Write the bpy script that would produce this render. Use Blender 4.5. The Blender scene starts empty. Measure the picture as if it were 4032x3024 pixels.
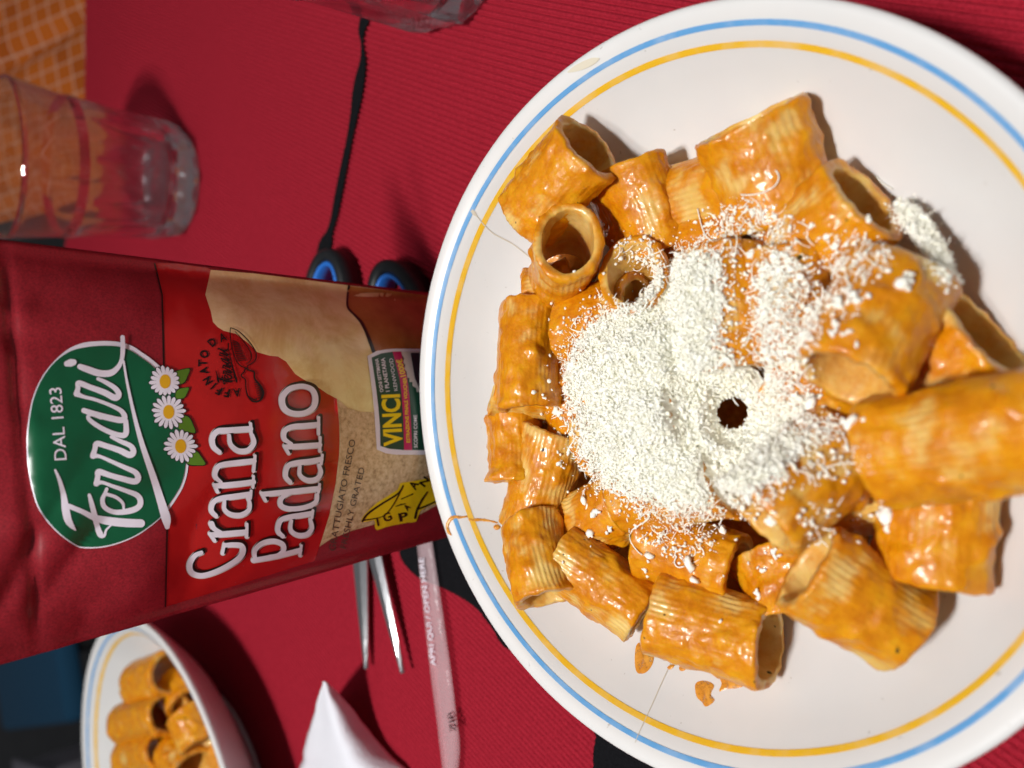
import bpy, bmesh, math, random
import numpy as np
from mathutils import Vector, Matrix, noise
from mathutils.bvhtree import BVHTree

random.seed(7); rng = np.random.default_rng(7)
S = bpy.context.scene
COL = S.collection
R = math.radians

# ------------------------------------------------------------------ camera
FPX, PITCH, CH, ROLL = 2950.0, R(46.3), 0.240, R(-3.9)
fw = Vector((0, math.cos(PITCH), -math.sin(PITCH)))
r0 = Vector((1, 0, 0)); up0 = r0.cross(fw)
rt = r0 * math.cos(ROLL) + up0 * math.sin(ROLL)
upv = rt.cross(fw)
CAM = Vector((0, 0, CH))
cd = bpy.data.cameras.new("camera"); cam = bpy.data.objects.new("camera", cd); COL.objects.link(cam)
X, Y, Z = -upv, rt, -fw            # the phone was held upright, the picture is stored lying on its side
cam.matrix_world = Matrix(((X.x, Y.x, Z.x, CAM.x), (X.y, Y.y, Z.y, CAM.y), (X.z, Y.z, Z.z, CAM.z), (0, 0, 0, 1)))
cd.sensor_width = 36.0; cd.lens = 36.0 * FPX / 4032.0
cd.clip_start = 0.01; cd.clip_end = 50
cd.dof.use_dof = True; cd.dof.focus_distance = 0.262; cd.dof.aperture_fstop = 7.5
S.camera = cam

# ------------------------------------------------------------------ light
w = bpy.data.worlds.new("World"); S.world = w; w.use_nodes = True
bg = w.node_tree.nodes["Background"]; bg.inputs[0].default_value = (0.92, 0.95, 1.0, 1); bg.inputs[1].default_value = 0.105
for i, (dx, dy, p) in enumerate(((0.0, 0.0, 15.5), (0.06, 0.02, 12.0), (-0.03, 0.06, 8.0))):
    l = bpy.data.lights.new("ceiling_bulb", 'POINT'); l.energy = p; l.shadow_soft_size = 0.024; l.color = (1.0, 0.978, 0.95)
    o = bpy.data.objects.new("ceiling_bulb", l); o.location = (-0.14 + dx, 0.11 + dy, 0.92); COL.objects.link(o)
l = bpy.data.lights.new("added_fill", 'AREA'); l.shape = 'SQUARE'; l.size = 0.7; l.energy = 2.2; l.color = (0.95, 0.97, 1.0)  # added area light: softens the fill and gives the glasses something to reflect
o = bpy.data.objects.new("added_fill", l); o.location = (0.1, 0.55, 1.75); COL.objects.link(o)
S.view_settings.view_transform = 'Standard'; S.view_settings.look = 'None'
S.view_settings.exposure = 0.0; S.view_settings.gamma = 1.0
S.render.engine = 'CYCLES'
S.cycles.max_bounces = 12; S.cycles.diffuse_bounces = 8; S.cycles.glossy_bounces = 6; S.cycles.transmission_bounces = 10; S.cycles.transparent_max_bounces = 12
S.cycles.sample_clamp_indirect = 6.0

# ------------------------------------------------------------------ pixel <-> place
def ray(u, v):
    return fw + rt * ((1512.0 - v) / FPX) + upv * ((2016.0 - u) / FPX)
def onz(u, v, z=0.0):
    d = ray(u, v); return CAM + d * ((z - CH) / d.z)
def pix(P):
    d = P - CAM; zz = d.dot(fw)
    return 2016.0 - FPX * d.dot(upv) / zz, 1512.0 - FPX * d.dot(rt) / zz
def Zm(ox, oy, s):
    return lambda x, y: (ox + x * s, oy + y * s)

# ------------------------------------------------------------------ materials
def mat(name, col, rough=0.5, spec=0.5, metal=0.0, sss=0.0, sssr=(0.004, 0.0015, 0.0006), coat=0.0, trans=0.0, ior=1.5, sheen=0.0):
    m = bpy.data.materials.new(name); m.use_nodes = True
    b = m.node_tree.nodes["Principled BSDF"]; I = b.inputs
    I["Base Color"].default_value = (*col, 1); I["Roughness"].default_value = rough; I["Metallic"].default_value = metal
    I["Specular IOR Level"].default_value = spec; I["IOR"].default_value = ior
    I["Transmission Weight"].default_value = trans; I["Coat Weight"].default_value = coat; I["Coat Roughness"].default_value = 0.08
    I["Sheen Weight"].default_value = sheen
    if sss:
        I["Subsurface Weight"].default_value = sss; I["Subsurface Radius"].default_value = sssr; I["Subsurface Scale"].default_value = 1.0
    return m
def N(m, t, **k):
    n = m.node_tree.nodes.new(t)
    for a, v in k.items(): setattr(n, a, v)
    return n
def L(m, a, b): m.node_tree.links.new(a, b)
def coords(m):
    return N(m, "ShaderNodeTexCoord").outputs["Object"]
def noisen(m, scale, detail=3.0, rough=0.5, vec=None, dist=0.0):
    n = N(m, "ShaderNodeTexNoise"); n.inputs["Scale"].default_value = scale; n.inputs["Detail"].default_value = detail
    n.inputs["Roughness"].default_value = rough; n.inputs["Distortion"].default_value = dist
    L(m, vec if vec is not None else coords(m), n.inputs["Vector"]); return n.outputs["Fac"]
def ramp(m, fac, stops):
    n = N(m, "ShaderNodeValToRGB"); e = n.color_ramp.elements
    while len(e) > 1: e.remove(e[0])
    e[0].position = stops[0][0]; e[0].color = (*stops[0][1], 1)
    for p, c in stops[1:]:
        x = e.new(p); x.color = (*c, 1)
    L(m, fac, n.inputs[0]); return n.outputs[0]
def mixc(m, fac, a, b, mode='MIX'):
    n = N(m, "ShaderNodeMix", data_type='RGBA', blend_type=mode)
    for s, val in ((n.inputs["Factor"], fac), (n.inputs["A"], a), (n.inputs["B"], b)):
        pass
    ins = [i for i in n.inputs if i.enabled]
    for i, val in zip((n.inputs[0], n.inputs[6], n.inputs[7]), (fac, a, b)):
        if isinstance(val, (int, float)): i.default_value = val
        elif isinstance(val, tuple): i.default_value = (*val, 1)
        else: L(m, val, i)
    return n.outputs[2]
def bump(m, h, strength, dist, normal=None):
    n = N(m, "ShaderNodeBump"); n.inputs["Strength"].default_value = strength; n.inputs["Distance"].default_value = dist
    L(m, h, n.inputs["Height"])
    if normal is not None: L(m, normal, n.inputs["Normal"])
    return n.outputs[0]
def P(m): return m.node_tree.nodes["Principled BSDF"].inputs
def srgb(r, g, b):
    f = lambda c: (c / 255 / 12.92) if c / 255 <= 0.04045 else ((c / 255 + 0.055) / 1.055) ** 2.4
    return (f(r), f(g), f(b))

M = {}
def build_materials():
    # ceramic
    m = M['ceramic'] = mat("glazed_ceramic", (0.80, 0.785, 0.775), 0.28, 0.5)
    c = ramp(m, noisen(m, 22, 4, 0.6), [(0.3, (0.685, 0.678, 0.67)), (0.7, (0.725, 0.718, 0.71))])
    sp = ramp(m, noisen(m, 420, 2, 0.5), [(0.735, (1, 1, 1)), (0.78, (0.72, 0.69, 0.66))])
    L(m, mixc(m, 1.0, c, sp, 'MULTIPLY'), P(m)["Base Color"])
    L(m, bump(m, noisen(m, 60, 3), 0.12, 0.0006), P(m)["Normal"])
    M['blue_ring'] = mat("blue_glaze_line", srgb(98, 160, 214), 0.3); M['yellow_ring'] = mat("yellow_glaze_line", srgb(236, 186, 44), 0.3)
    for k in ('blue_ring', 'yellow_ring'):
        m = M[k]; base = tuple(P(m)["Base Color"].default_value)[:3]
        L(m, mixc(m, ramp(m, noisen(m, 130, 3), [(0.45, (0, 0, 0)), (0.80, (0.25, 0.25, 0.25))]), base, (0.8, 0.79, 0.77)), P(m)["Base Color"])
    M['crack'] = mat("crack_line", srgb(200, 190, 172), 0.6); M['stain'] = mat("worn_glaze", srgb(212, 204, 184), 0.7)
    # sauced pasta
    for key, rough in (('pasta', 0.24),):
        m = M[key] = mat("sauced_pasta", (0.7, 0.4, 0.1), rough, 0.30, sss=0.25, sssr=(0.0036, 0.0020, 0.0007), coat=0.30)
        P(m)["Coat Roughness"].default_value = 0.10
        a = N(m, "ShaderNodeAttribute", attribute_name="sauce").outputs["Fac"]
        fine = noisen(m, 520, 4, 0.65)
        pc = ramp(m, noisen(m, 80, 4, 0.6), [(0.3, (0.70, 0.43, 0.085)), (0.7, (0.80, 0.60, 0.23))])
        scol = ramp(m, noisen(m, 140, 4, 0.65), [(0.30, (0.52, 0.150, 0.001)), (0.5, (0.655, 0.240, 0.002)), (0.72, (0.73, 0.340, 0.007))])
        wob = N(m, "ShaderNodeMath", operation='MULTIPLY_ADD'); L(m, fine, wob.inputs[0]); wob.inputs[1].default_value = 0.55; L(m, a, wob.inputs[2])
        f = ramp(m, wob.outputs[0], [(0.22, (0.06, 0.06, 0.06)), (0.55, (0.42, 0.42, 0.42)), (0.75, (0.78, 0.78, 0.78)), (1.05, (1, 1, 1))])
        col = mixc(m, f, pc, scol)
        herb = ramp(m, noisen(m, 300, 1, 0.3), [(0.785, (0, 0, 0)), (0.81, (1, 1, 1))])
        col = mixc(m, herb, col, (0.07, 0.05, 0.012))
        L(m, col, P(m)["Base Color"])
        n1 = bump(m, noisen(m, 360, 2, 0.5), 0.5, 0.0008)
        nn_ = bump(m, noisen(m, 800, 1, 0.5), 0.22, 0.0003, n1)
        L(m, nn_, P(m)["Normal"]); L(m, nn_, P(m)["Coat Normal"])
        L(m, ramp(m, noisen(m, 200, 3, 0.6), [(0.35, (0.32, 0.32, 0.32)), (0.7, (0.52, 0.52, 0.52))]), P(m)["Roughness"])
    m = M['sauce'] = mat("tomato_cream_sauce", (0.72, 0.27, 0.03), 0.2, 0.5)
    L(m, ramp(m, noisen(m, 300, 3), [(0.3, (0.55, 0.20, 0.02)), (0.7, (0.78, 0.36, 0.06))]), P(m)["Base Color"])
    L(m, bump(m, noisen(m, 500, 3), 0.6, 0.0006), P(m)["Normal"])
    m = M['smear'] = mat("thin_sauce_smear", (0.72, 0.30, 0.03), 0.25, 0.5)
    L(m, ramp(m, noisen(m, 260, 3), [(0.3, (0.60, 0.21, 0.015)), (0.7, (0.78, 0.38, 0.06))]), P(m)["Base Color"])
    L(m, ramp(m, noisen(m, 520, 4, 0.7), [(0.30, (0.25, 0.25, 0.25)), (0.48, (1, 1, 1))]), P(m)["Alpha"])
    L(m, bump(m, noisen(m, 500, 3), 0.6, 0.0006), P(m)["Normal"])
    m = M['cheese'] = mat("grated_cheese", (0.88, 0.86, 0.77), 0.75, 0.15)
    L(m, ramp(m, noisen(m, 260, 3), [(0.3, (0.93, 0.912, 0.79)), (0.65, (0.96, 0.955, 0.885))]), P(m)["Base Color"])
    # cloth
    def cloth(name, c0, c1):
        m = mat(name, c0, 0.9, 0.12)
        L(m, ramp(m, noisen(m, 900, 3, 0.7), [(0.3, c0), (0.7, c1)]), P(m)["Base Color"])
        n1 = bump(m, noisen(m, 1700, 2, 0.6), 0.7, 0.0005)
        L(m, n1, P(m)["Normal"]); return m
    M['red_cloth'] = cloth("red_ribbed_cloth", (0.27, 0.0092, 0.022), (0.41, 0.018, 0.037))
    M['black_cloth'] = cloth("black_woven_yarn", (0.003, 0.003, 0.004), (0.008, 0.008, 0.010))
    m = M['black_cloth']
    m = M['orange'] = mat("orange_checked_cotton", (0.5, 0.14, 0.02), 0.9, 0.2)
    tc = coords(m); br = N(m, "ShaderNodeTexBrick"); br.offset = 0.0; br.inputs["Scale"].default_value = 1.0
    br.inputs["Brick Width"].default_value = 0.022; br.inputs["Row Height"].default_value = 0.022; br.inputs["Mortar Size"].default_value = 0.0014
    br.inputs["Mortar Smooth"].default_value = 0.5
    br.inputs["Color1"].default_value = (0.52, 0.12, 0.012, 1); br.inputs["Color2"].default_value = (0.38, 0.08, 0.008, 1); br.inputs["Mortar"].default_value = (0.56, 0.28, 0.18, 1)
    L(m, tc, br.inputs["Vector"]); L(m, br.outputs[0], P(m)["Base Color"])
    # pouch film
    def film(name, c, rough=0.38, grain=0.0, coat=0.0):
        m = mat(name, c, rough, 0.5, coat=coat)
        if grain:
            L(m, ramp(m, noisen(m, 1500, 2, 0.7), [(0.3, tuple(x * (1 - grain) for x in c)), (0.7, tuple(min(1, x * (1 + grain)) for x in c))]), P(m)["Base Color"])
        L(m, bump(m, noisen(m, 45, 3, 0.6), 0.35, 0.0015), P(m)["Normal"])
        return m
    M['crimson'] = film("crimson_matt_film", srgb(140, 27, 38), 0.36, 0.30)
    M['redfilm'] = film("bright_red_film", srgb(178, 26, 24), 0.2, 0.0, 0.3)
    M['green'] = film("green_print", srgb(18, 88, 56), 0.28)
    M['white_print'] = film("white_print", srgb(226, 220, 232), 0.3)
    M['dark_print'] = film("dark_brown_print", srgb(32, 14, 8), 0.3)
    M['black_print'] = film("black_print", srgb(22, 12, 12), 0.3)
    M['yellow_print'] = film("yellow_print", srgb(236, 206, 20), 0.3)
    M['daisy_yellow'] = film("daisy_yellow_print", srgb(222, 168, 30), 0.3)
    M['leaf_print'] = film("leaf_green_print", srgb(86, 124, 34), 0.3)
    M['pink_print'] = film("magenta_print", srgb(190, 22, 92), 0.3)
    M['sticker_green'] = film("sticker_green", srgb(22, 70, 52), 0.3)
    M['photo_grey'] = film("printed_grey", srgb(205, 195, 192), 0.3); M['photo_dark'] = film("printed_dark", srgb(52, 42, 52), 0.3)
    M['text_brown'] = film("grey_brown_print", srgb(78, 66, 56), 0.4)
    m = M['wedge'] = film("printed_cheese_wedge", (0.6, 0.4, 0.2), 0.26)
    v = coords(m)
    sepx = N(m, "ShaderNodeSeparateXYZ"); L(m, v, sepx.inputs[0])
    g = N(m, "ShaderNodeMath", operation='MULTIPLY_ADD'); L(m, sepx.outputs[0], g.inputs[0]); g.inputs[1].default_value = 13.0; g.inputs[2].default_value = -0.26
    g2 = N(m, "ShaderNodeMath", operation='MULTIPLY_ADD'); L(m, noisen(m, 34, 5, 0.6, v, 0.9), g2.inputs[0]); g2.inputs[1].default_value = 0.7; L(m, g.outputs[0], g2.inputs[2])
    base = ramp(m, g2.outputs[0], [(0.22, srgb(246, 234, 172)), (0.42, srgb(242, 220, 158)), (0.62, srgb(244, 214, 170)), (0.85, srgb(234, 192, 142)), (1.0, srgb(206, 150, 98))])
    vein = ramp(m, noisen(m, 42, 7, 0.7, v, 0.6), [(0.36, (0.80, 0.66, 0.46)), (0.56, (1, 1, 1))])
    L(m, mixc(m, 0.85, base, vein, 'MULTIPLY'), P(m)["Base Color"])
    m = M['rind'] = film("printed_cheese_rind", (0.5, 0.25, 0.1), 0.26)
    L(m, ramp(m, noisen(m, 50, 4, 0.6), [(0.3, srgb(150, 84, 40)), (0.7, srgb(192, 122, 66))]), P(m)["Base Color"])
    m = M['grated'] = film("printed_grated_cheese", (0.6, 0.5, 0.3), 0.35)
    L(m, ramp(m, noisen(m, 480, 4, 0.7), [(0.28, srgb(150, 118, 80)), (0.5, srgb(206, 180, 138)), (0.72, srgb(226, 206, 170))]), P(m)["Base Color"])
    m = M['palecheese'] = film("printed_fresh_cheese", (0.8, 0.7, 0.4), 0.3)
    L(m, ramp(m, noisen(m, 60, 5, 0.7), [(0.3, srgb(222, 196, 128)), (0.7, srgb(238, 222, 164))]), P(m)["Base Color"])
    # other things
    m = M['glass'] = mat("clear_glass", (0.97, 0.975, 0.985), 0.0, 0.5, trans=1.0, ior=1.5)
    tr = N(m, "ShaderNodeBsdfTransparent"); tr.inputs[0].default_value = (0.97, 0.98, 0.99, 1); mx = N(m, "ShaderNodeMixShader"); mx.inputs[0].default_value = 0.86
    L(m, tr.outputs[0], mx.inputs[1]); L(m, m.node_tree.nodes["Principled BSDF"].outputs[0], mx.inputs[2]); L(m, mx.outputs[0], m.node_tree.nodes["Material Output"].inputs["Surface"])
    M['steel'] = mat("brushed_steel", (0.62, 0.62, 0.64), 0.32, metal=1.0)
    L(M['steel'], bump(M['steel'], noisen(M['steel'], 300, 2), 0.15, 0.0003), P(M['steel'])["Normal"])
    M['black_plastic'] = mat("black_rubber", (0.008, 0.009, 0.011), 0.45, 0.4); M['blue_plastic'] = mat("blue_plastic", srgb(40, 110, 200), 0.4)
    m = M['napkin'] = mat("white_paper", (0.80, 0.80, 0.86), 0.9, 0.2)
    L(m, bump(m, noisen(m, 350, 3, 0.7), 0.6, 0.0008), P(m)["Normal"])
    m = M['strip'] = bpy.data.materials.new("clear_film_strip"); m.use_nodes = True
    b = m.node_tree.nodes["Principled BSDF"]; b.inputs["Base Color"].default_value = (0.86, 0.62, 0.66, 1); b.inputs["Roughness"].default_value = 0.22
    b.inputs["Alpha"].default_value = 0.27
    L(m, bump(m, noisen(m, 110, 3), 0.8, 0.002), b.inputs["Normal"])
    M['wood'] = mat("dark_wood", (0.10, 0.05, 0.025), 0.5); M['floor'] = mat("dark_floor", (0.018, 0.017, 0.02), 0.6)
    m = M['wood']; L(m, ramp(m, noisen(m, 30, 4), [(0.3, (0.07, 0.035, 0.018)), (0.7, (0.14, 0.07, 0.03))]), P(m)["Base Color"])
    m = M['floor']; L(m, ramp(m, noisen(m, 9, 4), [(0.3, (0.012, 0.012, 0.015)), (0.7, (0.03, 0.028, 0.03))]), P(m)["Base Color"])
    m = M['bluefab'] = mat("blue_fabric", (0.02, 0.12, 0.24), 0.85); L(m, bump(m, noisen(m, 400, 3), 0.5, 0.001), P(m)["Normal"])
    m = M['greywood'] = mat("grey_painted_wood", (0.30, 0.28, 0.32), 0.7); L(m, bump(m, noisen(m, 60, 3), 0.4, 0.002), P(m)["Normal"])
    M['darkmetal'] = mat("dark_chair_metal", (0.015, 0.015, 0.017), 0.5)
build_materials()

# ------------------------------------------------------------------ object helpers
def link(name, me, m=None, parent=None, smooth=True):
    o = bpy.data.objects.new(name, me); COL.objects.link(o)
    if m is not None: me.materials.append(m)
    if smooth and len(me.polygons): me.polygons.foreach_set("use_smooth", [True] * len(me.polygons))
    if parent is not None: o.parent = parent
    return o
def mesh(name, V, F, m=None, parent=None, smooth=True):
    me = bpy.data.meshes.new(name); me.from_pydata([tuple(v) for v in V], [], [tuple(f) for f in F]); me.update()
    return link(name, me, m, parent, smooth)
def tag(o, label=None, cat=None, group=None, kind=None):
    if label: o["label"] = label
    if cat: o["category"] = cat
    if group: o["group"] = group
    if kind: o["kind"] = kind
    return o
def empty(name, loc=(0, 0, 0)):
    o = bpy.data.objects.new(name, None); o.empty_display_size = 0.02; COL.objects.link(o); o.location = loc; return o
def local(o, V):      # world points -> local points of an unrotated parent
    return [Vector(v) - o.location for v in V]
def lathe(prof, seg, center=(0, 0, 0), closed=True):
    V = []; F = []
    for (r, z) in prof:
        for k in range(seg):
            a = 2 * math.pi * k / seg; V.append((center[0] + r * math.cos(a), center[1] + r * math.sin(a), center[2] + z))
    n = len(prof)
    for i in range(n - 1 if not closed else n):
        j = (i + 1) % n
        for k in range(seg):
            l = (k + 1) % seg; F.append((i * seg + k, i * seg + l, j * seg + l, j * seg + k))
    return V, F
def smoothcurve(pts, n=8, closed=False):
    pts = [np.array(p, float) for p in pts]; out = []
    m = len(pts); rngi = range(m if closed else m - 1)
    for i in rngi:
        if closed: p0, p1, p2, p3 = pts[(i - 1) % m], pts[i], pts[(i + 1) % m], pts[(i + 2) % m]
        else: p0, p1, p2, p3 = pts[max(i - 1, 0)], pts[i], pts[i + 1], pts[min(i + 2, m - 1)]
        for k in range(n):
            t = k / n; out.append(0.5 * ((2 * p1) + (-p0 + p2) * t + (2 * p0 - 5 * p1 + 4 * p2 - p3) * t * t + (-p0 + 3 * p1 - 3 * p2 + p3) * t ** 3))
    if not closed: out.append(pts[-1])
    return out
def tube(path, rad, seg=10, caps=True):
    V = []; F = []; n = len(path); path = [Vector(p) for p in path]
    for i, p in enumerate(path):
        t = (path[min(i + 1, n - 1)] - path[max(i - 1, 0)]).normalized()
        a = t.cross(Vector((0, 0, 1)));
        if a.length < 1e-4: a = t.cross(Vector((1, 0, 0)))
        a.normalize(); b = a.cross(t)
        rr = rad[i] if hasattr(rad, '__len__') else rad
        for k in range(seg):
            q = 2 * math.pi * k / seg; V.append(p + a * (rr * math.cos(q)) + b * (rr * math.sin(q)))
    for i in range(n - 1):
        for k in range(seg):
            l = (k + 1) % seg; F.append((i * seg + k, i * seg + l, (i + 1) * seg + l, (i + 1) * seg + k))
    if caps: F.append(tuple(range(seg))); F.append(tuple(range((n - 1) * seg, n * seg))[::-1])
    return V, F
def rbox(name, size, m, parent=None, loc=(0, 0, 0), bev=0.01, seg=3, rotz=0.0):
    bm = bmesh.new(); bmesh.ops.create_cube(bm, size=1.0)
    for v in bm.verts: v.co = Vector((v.co.x * size[0], v.co.y * size[1], v.co.z * size[2]))
    bmesh.ops.bevel(bm, geom=bm.edges[:], offset=bev, segments=seg, profile=0.5, affect='EDGES')
    bmesh.ops.rotate(bm, verts=bm.verts, cent=(0, 0, 0), matrix=Matrix.Rotation(rotz, 3, 'Z'))
    for v in bm.verts: v.co += Vector(loc)
    me = bpy.data.meshes.new(name); bm.to_mesh(me); bm.free()
    return link(name, me, m, parent)

# ------------------------------------------------------------------ the setting: table, cloth, floor
tab = empty("table", (0, 0.1, 0)); tag(tab, "table under the red ribbed cloth", "table")
EDGE = [(-0.70, 0.58), (-0.45, 0.66), (-0.30, 0.755), (-0.20, 0.82), (-0.05, 0.885), (0.06, 0.893), (0.13, 0.868), (0.20, 0.81), (0.268, 0.757), (0.37, 0.733), (0.52, 0.715), (0.70, 0.70)]
def yedge(x): return float(np.interp(x, [p[0] for p in EDGE], [p[1] for p in EDGE]))
bm = bmesh.new(); top = [bm.verts.new((x, y - 0.1 - 0.006, -0.0042)) for x, y in EDGE if abs(x) < 0.66] + [bm.verts.new((0.65, -0.64, -0.0042)), bm.verts.new((-0.65, -0.64, -0.0042))]
fc = bm.faces.new(top); ex = bmesh.ops.extrude_face_region(bm, geom=[fc])
for v in ex["geom"]:
    if isinstance(v, bmesh.types.BMVert): v.co.z -= 0.028
bmesh.ops.recalc_face_normals(bm, faces=bm.faces); me = bpy.data.meshes.new("table_top"); bm.to_mesh(me); bm.free(); link("table_top", me, M['wood'], tab, False)
for sx in (-1, 1):
    for sy in (-1, 1): rbox("leg", (0.06, 0.06, 0.70), M['wood'], tab, (sx * 0.52, sy * 0.48, -0.383), 0.004)
fl = mesh("floor", [(-6, -2, -0.735), (6, -2, -0.735), (6, 9, -0.735), (-6, 9, -0.735)], [(0, 1, 2, 3)], M['floor'], None, False); fl["kind"] = "structure"

RIBDIR = Vector((fw + rt * 0.711 + upv * 1.057)); RIBDIR.z = 0; RIBDIR.normalize()
def ribbed(name, x0, x1, y0, y1, pitch=0.0027, amp=0.0017):
    # one sheet whose ribs are real ridges running along RIBDIR
    nrm = Vector((RIBDIR.y, -RIBDIR.x, 0)); V = []; F = []
    cs = [Vector((x, y, 0)) for x in (x0, x1) for y in (y0, y1)]
    t0 = min(c.dot(nrm) for c in cs); t1 = max(c.dot(nrm) for c in cs)
    K = 6; n = int((t1 - t0) / pitch * K)
    for i in range(n + 1):
        t = t0 + i * pitch / K; h = amp * abs(math.sin(math.pi * i / K)) ** 0.6 - amp
        # clip the line p = nrm*t + RIBDIR*s to the rectangle
        smin, smax = -9, 9
        for c, d, lo, hi in ((nrm.x * t, RIBDIR.x, x0, x1), (nrm.y * t, RIBDIR.y, y0, y1)):
            a, b = (lo - c) / d, (hi - c) / d
            smin = max(smin, min(a, b)); smax = min(smax, max(a, b))
        if smax <= smin: smax = smin
        else:
            lo_, hi_ = smin, smax
            for _ in range(22):
                mm_ = (lo_ + hi_) / 2; q = nrm * t + RIBDIR * mm_
                if q.y < yedge(q.x): lo_ = mm_
                else: hi_ = mm_
            smax = lo_
        M_ = 30
        for k in range(M_ + 1):
            s = smin + (smax - smin) * k / M_
            p = nrm * t + RIBDIR * s; V.append((p.x, p.y, h - 0.0010 * (0.5 + 0.5 * noise.noise(Vector((p.x * 9, p.y * 7, 2))))))
        if i:
            for k in range(M_): F.append(((i - 1) * (M_ + 1) + k, i * (M_ + 1) + k, i * (M_ + 1) + k + 1, (i - 1) * (M_ + 1) + k + 1))
    return mesh(name, V, F, M['red_cloth'])
clo = ribbed("tablecloth", -0.66, 0.66, -0.55, 0.95)
tag(clo, "red ribbed tablecloth with black woven leaf and stem pattern", "tablecloth")
def flatpoly(name, pts, z, m, parent, cut=0.0):
    V = [onz(u, v, z) for u, v in pts]
    bm = bmesh.new(); bm.faces.new([bm.verts.new(v) for v in V]); bmesh.ops.triangulate(bm, faces=bm.faces[:])
    me = bpy.data.meshes.new(name); bm.to_mesh(me); bm.free(); return link(name, me, m, parent, False)
def jag(pts, a):
    out = []
    for i, p in enumerate(pts):
        out.append((p[0] + (a if i % 2 else -a), p[1] + (a if i % 2 else -a) * 0.5))
    return out
z2 = Zm(1000, 0, 1100 / 1521)
stem = [(650, 18, 22), (635, 45, 38), (605, 100, 52), (585, 170, 34), (588, 240, 14), (592, 330, 32), (575, 430, 52), (560, 520, 54), (545, 620, 42), (520, 750, 32), (490, 900, 36), (460, 1050, 38), (435, 1180, 34), (412, 1260, 34), (390, 1320, 66), (370, 1400, 70)]
st = smoothcurve(stem, 6); Lf = []; Rf = []
for i, p in enumerate(st):
    d = st[min(i + 1, len(st) - 1)] - st[max(i - 1, 0)]; nn = np.array([-d[1], d[0]]); nn /= np.linalg.norm(nn)
    j = 0.8 * (1 if i % 2 else -1)
    Lf.append(z2(*(p[:2] + nn * (p[2] / 2 + j)))); Rf.append(z2(*(p[:2] - nn * (p[2] / 2 + j))))
V = [onz(*q, 0.0004) for q in Lf] + [onz(*q, 0.0004) for q in Rf]; n = len(Lf)
mesh("woven_stem", V, [(i, i + 1, n + i + 1, n + i) for i in range(n - 1)], M['black_cloth'], clo, False)
z7 = Zm(1300, 2100, 1000 / 1795)
leaf = [z7(*p) for p in ((300, -160), (420, -20), (480, 110), (510, 195), (560, 258), (620, 310), (700, 350), (780, 380), (880, 430), (980, 490), (1060, 560), (1130, 650), (1300, 820), (1700, 500), (1500, -200), (900, -500))]
lf = [tuple(p) for p in smoothcurve(leaf, 7, True)]
flatpoly("woven_leaf", jag(lf, 1.6), 0.0004, M['black_cloth'], clo)
leaf2 = [(2352, 2860), (2346, 2895), (2338, 2960), (2336, 3024), (2350, 3130), (2420, 3260), (2900, 3300), (2900, 2900), (2600, 2800)]
flatpoly("woven_leaf", jag([tuple(p) for p in smoothcurve(leaf2, 6, True)], 1.6), 0.0004, M['black_cloth'], clo)

# things beyond the table, dim and out of focus
ch = empty("chair", (0.62, 1.17, -0.02)); tag(ch, "tilted chair with orange checked cushion beyond the table edge", "chair")
bm = bmesh.new(); bmesh.ops.create_grid(bm, x_segments=60, y_segments=50, size=0.5)
for v in bm.verts:
    x, y = v.co.x * 0.78, v.co.y * 0.80
    e = max(abs(v.co.x), abs(v.co.y)) * 2
    fold = 0.012 * math.exp(-((x + 0.19 + 0.12 * y) / 0.012) ** 2)
    v.co = Vector((x, y, 0.02 * (1 - max(0, (e - 0.8) / 0.2) ** 2) + 0.002 * noise.noise(Vector((x * 9, y * 9, 3))) - fold))
me = bpy.data.meshes.new("cushion"); bm.to_mesh(me); bm.free(); cu = link("cushion", me, M['orange'], ch); cu.rotation_euler = (R(30), 0, R(12))
sb = rbox("backrest", (0.66, 0.70, 0.03), M['wood'], ch, (0, 0, -0.022), 0.008); sb.rotation_euler = (R(30), 0, R(12))
for sx in (-1, 1):
    for sy in (-1, 1): rbox("leg", (0.03, 0.03, 0.44), M['darkmetal'], ch, (sx * 0.24, sy * 0.20, -0.43), 0.004)
c2 = empty("stool", (-0.84, 2.72, -0.38)); c2.rotation_euler = (0, 0, R(16.7)); tag(c2, "dim blue padded stool in the dark beyond the far bowl", "stool")
rbox("seat", (0.23, 0.80, 0.06), M['bluefab'], c2, (0, 0, 0.0), 0.024, 4)
for sx in (-1, 1):
    for sy in (-1, 1): rbox("leg", (0.025, 0.025, 0.325), M['darkmetal'], c2, (sx * 0.085, sy * 0.34, -0.1925), 0.004)
c3 = empty("crate", (-1.40, 2.75, -0.735)); c3.rotation_euler = (0, 0, R(12)); tag(c3, "dim grey wooden crate on the dark floor at the lower left corner", "crate")
for i in range(4): rbox("slat", (0.6, 0.02, 0.07), M['greywood'], c3, (0, -0.2, 0.05 + i * 0.085), 0.004)
for i in range(5): rbox("slat", (0.1, 0.42, 0.018), M['greywood'], c3, (-0.25 + i * 0.125, 0.02, 0.36), 0.004)
for sx in (-1, 1): rbox("side_panel", (0.02, 0.40, 0.34), M['greywood'], c3, (sx * 0.27, 0.012, 0.175), 0.004)

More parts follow.
